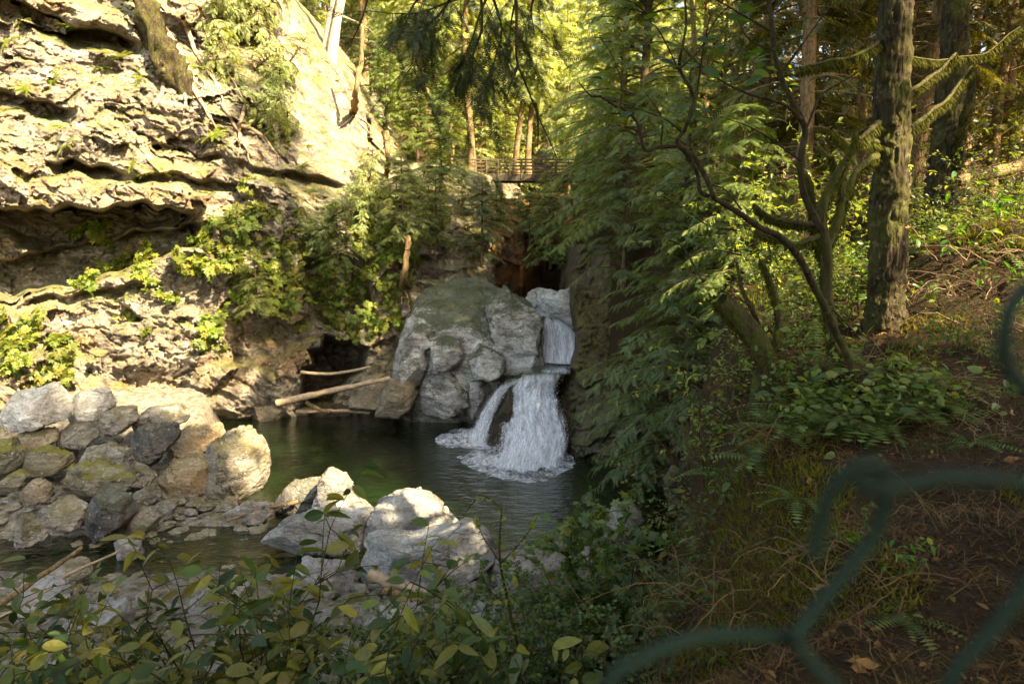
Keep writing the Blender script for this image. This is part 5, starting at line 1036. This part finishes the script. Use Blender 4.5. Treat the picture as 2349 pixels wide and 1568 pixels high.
# tangles of dry arching stems on the bank
def tangle(seed, n, L, r, droop=.9, spread=1.0, up=1.0):
    g = rng(seed); out = []
    for k in range(n):
        az = g.uniform(0, 6.28); o = np.array([g.normal() * .25, g.normal() * .25, 0]) * spread; d = np.array([math.cos(az), math.sin(az), 0]); l = L * g.uniform(.4, 1.2); s = np.linspace(0, 1, 12)[:, None]
        q = o + d * l * s * g.uniform(.3, 1) + np.array([0, 0, 1.0]) * l * up * (g.uniform(.4, 1.1) * s - droop * g.uniform(.5, 1.1) * s ** 2.2) + .035 * L * np.cumsum(g.normal(size=(12, 3)), 0) * .5
        out.append(tube(q, np.linspace(r, r * .3, 12) * g.uniform(.5, 1.3), 4))
    return join(out)
tg_p = [[("stems", mesh("stems", [tangle(400 + i, 46, .8, .0045)], M['stem'])), ] for i in range(3)]
for i, (lab, px, py, d, s) in enumerate([("tangle of dry brown stems spilling over the bank's mossy edge", 1560, 1260, 4.9, 1.1), ("tangle of dry brown stems under the yellow fallen leaves", 1650, 1330, 4.4, 1.0), ("tangle of dry brown stems by the fence wire's crossing", 1760, 1440, 3.7, .9), ("tangle of dry stems hanging beneath the moss-coated stump", 1620, 1010, 6.4, 1.1), ("tangle of dry stems between the stump and the sapling's foot", 1800, 1000, 6.0, .9),
    ("tangle of dry brown stems beside the upright bright green bush", 1470, 1330, 5.2, 1.0), ("tangle of dry stems at the bottom edge beside the wire", 1560, 1500, 3.6, .9), ("tangle of dry stems in the shade inside the wire's diamond", 1980, 1290, 3.9, .8), ("tangle of dry stems at the foot of the arching sapling", 1940, 960, 5.9, .7), ("tangle of dry stems in the shade between sapling and ridged tree", 1960, 820, 6.5, .9), ("tangle of dry stems behind the arching sapling's lower stem", 1860, 800, 6.8, .9), ("tangle of dry stems below the leafy twigs, next to the stump", 1720, 900, 6.8, .9), ("tangle of dry stems in the litter right of the sapling's foot", 2110, 900, 6, .7), ("tangle of dry stems on the mossy rim above the yellow leaves", 1650, 1160, 5.5, .9), ("tangle of dry stems on the slope beside the wire's left strand", 1480, 1420, 4.5, .9), ("tangle of dry stems in the darkest corner of the bank", 2220, 1150, 4, .6),
    ("tangle of dry stems hanging down the dark bank edge, upper of two", 1690, 850, 8, .9), ("tangle of dry stems hanging down the dark bank edge, lower of two", 1640, 950, 7, 1.0), ("tangle of dry stems on the bank edge above the pale alcove rock", 1600, 1040, 7, .9),
    ("tangle of dry stems lying over the lacy cedar bush's foot", 1540, 1090, 7.0, .9)]):
    inst(tg_p[i % 3], "dry_stems", lab, "dry plant", tuple(hit(px, py + 40)), None, 1.1 * i, s)
pt_p = [[("twigs", mesh("twigs", [tangle(410 + i, 30, 1.1, .005, .6, 1.2, .7)], M['paletwig']))] for i in range(2)]
for i, (lab, px, py, d, s) in enumerate([("bare pinkish brushwood on the sunlit mound", 2200, 640, 8.6, 1.0), ("bare pinkish brushwood by the photo's edge above the mound", 2310, 560, 9.0, 1.0), ("bare pinkish brushwood against the ridged tree's foot", 2090, 640, 7.8, .8), ("bare brushwood tangled before the ridged tree, in shade", 2000, 800, 6.5, .8), ("bare brushwood crossing the sunlit mound's foot", 2260, 720, 7.5, .9), ("fine bare twigs over the litter by the pale tan leaf", 2280, 960, 6, .6), ("bare brushwood in the dark, next to the arching sapling's foot", 2070, 930, 6, .6), ("bare brushwood arching over the shaded litter below the mound", 2150, 850, 6.2, .8)]):
    inst(pt_p[i % 2], "brushwood", lab, "dry plant", tuple(hit(px, py + 40)), None, 2.0 * i, s)
ys_p = [shrub_proto(M['vine'], M['twig'], 430 + i, 2.2, 1.1, 9, OVAL_T, .08, 15, .8, 6, .007) for i in range(2)]
for i, (lab, px, py, d, s) in enumerate([("tall yellow-green leafy shrub behind the arching sapling", 1640, 560, 9, 1.0), ("tall yellow-green leafy shrub between the cedars and the mossy shrub", 1760, 520, 10.5, 1.1), ("tall leafy shrub in the dark gap behind the mossy shrub", 1920, 480, 12, 1.2), ("tall leafy shrub at the photo's edge behind the fallen log", 2300, 330, 15, 1.3), ("tall leafy shrub beyond the ridged tree, beside the bent trunk", 2110, 380, 15, 1.1), ("leafy shrub overhanging the bank edge above the falls' dark wall", 1560, 680, 11.5, 1.0)]):
    q = P(px, py + 140, d); q[2] = gz(q[0], q[1]) - .05; inst(ys_p[i % 2], "leafy_shrub", lab, "shrub", tuple(q), None, 1.3 * i, s)
ds_p = [shrub_proto(M['small'], M['twig'], 440 + i, 1.5, 1.0, 10, OVAL_T, .07, 15, .8, 6, .006) for i in range(2)]
for i, (lab, px, py, d, s) in enumerate([("dark leafy shrub on the mound's crest at the photo's edge", 2320, 560, 9.5, .9), ("dark leafy shrub behind the ridged tree's foot", 2110, 590, 9.8, .8), ("dark leafy shrub on the slope under the fallen log", 2230, 500, 11.5, 1.0), ("dark leafy shrub in front of the bent trunk", 2170, 540, 11.0, .8), ("dark leafy shrub between the mossy shrub and ridged tree", 1975, 600, 9.0, .9),
    ("dark leafy shrub leaning over the stump", 1700, 700, 8.4, .8), ("dark leafy shrub behind the leafy twigs", 1790, 690, 8.6, .9), ("low dark leafy shrub at the photo's edge by the wire", 2330, 800, 6.4, .5), ("low dark leafy shrub before the sunlit mound", 2200, 760, 6.8, .5)]):
    q = P(px, py + 60, d); q[2] = gz(q[0], q[1]) - .05; inst(ds_p[i % 2], "leafy_shrub", lab, "shrub", tuple(q), None, 1.9 * i, s)
for i, (lab, px, py, s) in enumerate([("sword fern on the dark litter below the mound", 2150, 880, .8), ("sword fern at the photo's edge on the dark litter", 2330, 900, .8), ("sword fern by the ridged tree's foot", 2010, 850, .8), ("small fern in the litter before the sapling's foot", 2040, 1000, .6), ("small fern on the mossy slope by the stump", 1740, 1060, .7), ("small fern on the mossy slope above the wire", 1830, 1150, .6), ("small fern on the bank's rim by the brown stems", 1600, 1180, .7), ("small fern in the dark corner above the wire's long strand", 2230, 1020, .5), ("small fern inside the wire's diamond", 1930, 1250, .4), ("fern at the bottom edge beside the wire's left strand", 1450, 1500, .6), ("fern on the slope among the brown stems", 1540, 1360, .6), ("small fern in the litter between the wires", 2080, 1420, .4)]):
    inst(wood_fern[i % 2], "sword_fern", lab, "fern", tuple(hit(px, py)), None, .9 * i, s)
lf_p = [shrub_proto(M['maple'], M['stem'], 420 + i, .7, .6, 4, OVAL_T, .115, 8, .9, 3, .004) for i in range(2)]
for i, (lab, px, py, d, s) in enumerate([("large-leaved green plant beside the ridged tree's foot", 2110, 680, 7.2, .9), ("large-leaved green plant catching sun on the mound", 2220, 570, 7.8, 1.0), ("large-leaved dark plant at the photo's edge under the fallen log", 2330, 500, 7.6, 1.1), ("large-leaved green plant among the pinkish brushwood", 2290, 640, 7.4, .8), ("large-leaved plant between the mossy shrub and the ridged tree", 1960, 700, 7.2, .8), ("large-leaved plant growing through the mossy shrub", 1850, 780, 6.8, .8), ("low large-leaved plant behind the arching sapling's foot", 1830, 870, 6.6, .7),
    ("bright-leaved plant behind the lower branch of the mossy shrub", 1720, 640, 8.6, 1.1), ("large-leaved plant behind the stump", 1660, 560, 9.5, 1.2), ("large-leaved plant in the gap left of the ridged tree", 1980, 600, 8.0, .9), ("yellow-green plant beneath the arching sapling's bend", 1690, 450, 10, 1.4), ("low leafy plant on the bank before the mound", 2130, 790, 6.5, .6), ("small leafy plant in the litter under the ridged tree", 2060, 850, 6, .55), ("large-leaved plant at the photo's edge below the mound", 2330, 730, 6.5, .8), ("small bright plant inside the wire's diamond", 1975, 1230, 4, .35), ("small leafy plant at the wire's long strand", 2090, 1290, 4, .35), ("leafy plant on the mossy rim beside the stump", 1700, 1000, 6, .7),
    ("leafy plant on the bank's mossy rim above the brown stems", 1640, 1090, 5.5, .6), ("dark leafy plant by the bottom edge under the wire", 1640, 1480, 4, .5), ("green maple bough at the photo's top corner", 2330, 110, 7.5, 1.3)]):
    inst(lf_p[i % 2], "large_leaved_plant", lab, "plant", tuple(hit(px, py + 40)), None, 1.7 * i, s)
# single fallen leaves
FL = [(2018, 792, "round pale yellow leaf"), (2033, 762, "brown leaf above the pale yellow one"), (2150, 790, "orange folded leaf on a twig"), (2092, 845, "long tan leaf"), (2225, 798, "pinkish tan leaf"), (2243, 850, "dull brown leaf"), (2062, 916, "pale curled leaf near the sapling's foot"), (2075, 945, "purplish leaf below the pale curled leaf"), (1895, 946, "brown leaf"), (1912, 950, "pinkish little leaf"), (1808, 985, "tan leaf on the mossy edge"), (2328, 950, "brown leaf at the photo's edge"),
      (2078, 525, "brown hanging leaf lit by the sun"), (2070, 655, "small orange hanging leaf"), (2228, 488, "orange pointed leaf on the mound"), (1660, 1305, "big ragged golden leaf"), (1725, 1325, "big brown curled leaf"), (1475, 1310, "ochre leaf in the stems"), (1450, 1335, "orange-brown leaf in the stems"), (1525, 1265, "folded orange leaf"), (1560, 1130, "narrow tan leaf on the bank's rim"), (1640, 1395, "green fallen leaf"), (1745, 1100, "small brown leaf on the moss"), (1850, 1105, "brown leaf before the wire"), (2305, 1055, "pale tan leaf, the brightest of the dark corner"), (1700, 1250, "crumpled yellowish leaf"), (1295, 1275, "pink fallen leaf on the pinkish slab"), (690, 1180, "orange leaf on the low pale slab"),
      (1905, 1345, "brown leaf under the wire"), (2010, 1520, "brown leaf in the dark litter"), (1950, 1505, "ragged brown leaf in the dark litter"), (1860, 1340, "tawny leaf under the wire"), (1230, 1395, "yellow leaf among the small-leaved bushes"), (1300, 1370, "long yellow leaf over the small leaves")]
g = rng(57)
for i, (px, py, lab) in enumerate(FL):
    h_ = hit(px, py); d = h_[1] - .06
    if d > 13.5 or px in (1295, 690, 2228, 2078, 2070): d = {1295: 13.2, 690: 17.2, 2228: 7.6, 2078: 7.9, 2070: 7.9}.get(px, 6.5)
    q = P(px, py, d); T = MAPLE_T if "ragged" in lab else (ROUND_T if "golden" in lab or "curled" in lab or "round" in lab else OVAL_T)
    V, F = leaf_set(np.zeros((1, 3)), np.array([[g.normal(), g.normal() * .6, .5 * g.normal()]]), np.array([[.3 * g.normal(), -.5, 1.0]]), T, np.array([g.uniform(.07, .11)]))
    V = V + .01 * g.normal(size=V.shape)
    lm = M['dead'] if "green" not in lab else M['maple']
    tag(obj("fallen_leaf", mesh("fallen_leaf", [(V, F)], lm), None, tuple(q)), lab + (" lying on the dark bank" if len(lab.split()) < 6 else ""), "leaf", "single fallen leaves")

# ------------------------------------------------------------------ hemlock boughs hanging in from above
def bough(name, label, paths, depth, sl, per_m, seed, T=HEM_T, mat='hemlock', r=4, sub=.5):
    g = rng(seed); base = P(paths[0][0][0], paths[0][0][1], depth); t = thing(name, label, "bough", tuple(base)); bl, O, Yv, S = [], [], [], []
    for k, pts in enumerate(paths):
        q = path3(pts, depth + .25 * g.normal(), 30, .03, seed + k); bl.append(tube(q, np.linspace(px2m(r, depth), px2m(.8, depth), 30), 6)); L = np.linalg.norm(np.diff(q, axis=0), axis=1).sum(); n = int(L * per_m); 
        for j in range(n):
            tt = g.uniform(.15, 1) * 28.9; i = int(tt); o = q[i] + (q[i + 1] - q[i]) * (tt - i); dq = nrm(q[i + 1] - q[i]); sd = g.normal(size=3); sd[2] *= .4; d = nrm(dq * .5 + nrm(sd) * .9 + np.array([0, 0, -.55])); l = sub * g.uniform(.35, 1.1); s = np.linspace(0, 1, 6)[:, None]
            b = o + d * l * s + np.array([0, 0, -.3]) * l * s * s; bl.append(tube(b, np.linspace(.004, .0015, 6), 3)); m = int(10 * l / .4) + 4; u = g.uniform(.1, 1, m) * 4.999; ii = u.astype(int); oo = b[ii] + (b[ii + 1] - b[ii]) * (u - ii)[:, None]
            O.append(oo); Yv.append(nrm(d + .75 * g.normal(size=(m, 3)) + np.array([0, 0, -.3]))); S.append(sl * g.uniform(.5, 1.2, m))
    O = np.concatenate(O); Yv = np.concatenate(Yv); S = np.concatenate(S); V, F = leaf_set(O, Yv, np.array([0, 0, 1.0]) + .3 * g.normal(size=(len(O), 3)), T, S)
    B = join(bl); obj("branch", mesh("branch", [(local(B[0], base), B[1])], M['twig']), t); obj("foliage", mesh("foliage", [(local(V, base), F)], M[mat]), t); return t
bough("hemlock_bough", "dark fine-needled hemlock bough hanging into the top of the view", [[(1150, -60), (1110, 10), (1085, 90), (1050, 150)], [(1180, -60), (1040, 0), (960, 30), (885, 32)], [(1100, -40), (1104, 60), (1086, 120), (1087, 180)], [(1120, -60), (1150, 60), (1135, 130), (1110, 215)], [(1060, -60), (1010, 30), (960, 90), (940, 160)], [(1000, -40), (950, 10), (930, 60)]], 6.2, .20, 17, 501)
bough("hemlock_bough", "hemlock bough at the top, next to the long bare hanging twig", [[(1240, -60), (1215, 20), (1225, 80)], [(1200, -60), (1175, 30), (1165, 110)]], 6.6, .19, 16, 502)
bough("hanging_twig", "long dark drooping twig hanging down in front of the forest to the bridge", [[(1184, -60), (1187, 70), (1188, 140), (1202, 180), (1230, 250), (1258, 315), (1276, 358)], [(1190, 145), (1172, 190), (1160, 230)], [(1225, 240), (1232, 290), (1236, 340)]], 6.0, .05, 3, 503, HEM_T, 'hemlock', 4, .12)
bough("bare_branch", "thin dark bare branch crossing the whitish trunks", [[(846, -60), (836, 20), (815, 75), (790, 125)]], 9.0, .05, 2, 504, HEM_T, 'hemlock', 3, .15)

# ------------------------------------------------------------------ chain-link wire right in front of the lens
fw = thing("wire_fence", "dark green vinyl-coated wire fence, very close and out of focus", "fence", tuple(P(1820, 1470, .22)))
base = P(1820, 1470, .22)
def wire(pts, r=17):
    q = path3(pts, 0, 60); V, F = tube(q, px2m(r, .22), 12); obj("wire", mesh("wire", [(local(V, base), F)], M['wire'], True), fw)
wire([(1868, 1275, .225), (1885, 1190, .222), (1912, 1120, .218), (1952, 1078, .214), (1995, 1062, .212), (2026, 1080, .214), (2034, 1130, .218), (2010, 1220, .222), (1950, 1300, .222), (1880, 1385, .222), (1822, 1462, .22)])
wire([(1822, 1462, .22), (1860, 1520, .222), (1910, 1570, .224), (2010, 1680, .226), (2110, 1790, .226), (2180, 1900, .226)])
wire([(1960, 1105, .216), (2030, 1118, .212), (2150, 1096, .214), (2260, 1096, .216), (2345, 1112, .218), (2420, 1190, .22), (2520, 1330, .222), (2600, 1440, .222)])
wire([(1822, 1462, .226), (1700, 1455, .226), (1600, 1462, .224), (1510, 1492, .222), (1420, 1540, .22), (1380, 1610, .22), (1330, 1720, .222), (1270, 1880, .224)])
wire([(2480, 560, .20), (2400, 620, .20), (2326, 690, .20), (2306, 760, .20), (2306, 820, .202), (2335, 872, .204), (2400, 920, .206), (2500, 1010, .21), (2600, 1100, .212)])
wire([(2420, 1190, .226), (2380, 1300, .226), (2280, 1440, .226), (2180, 1560, .228), (2110, 1790, .23)])
wire([(2600, 1440, .226), (2500, 1560, .226), (2400, 1700, .226), (2300, 1860, .228)])
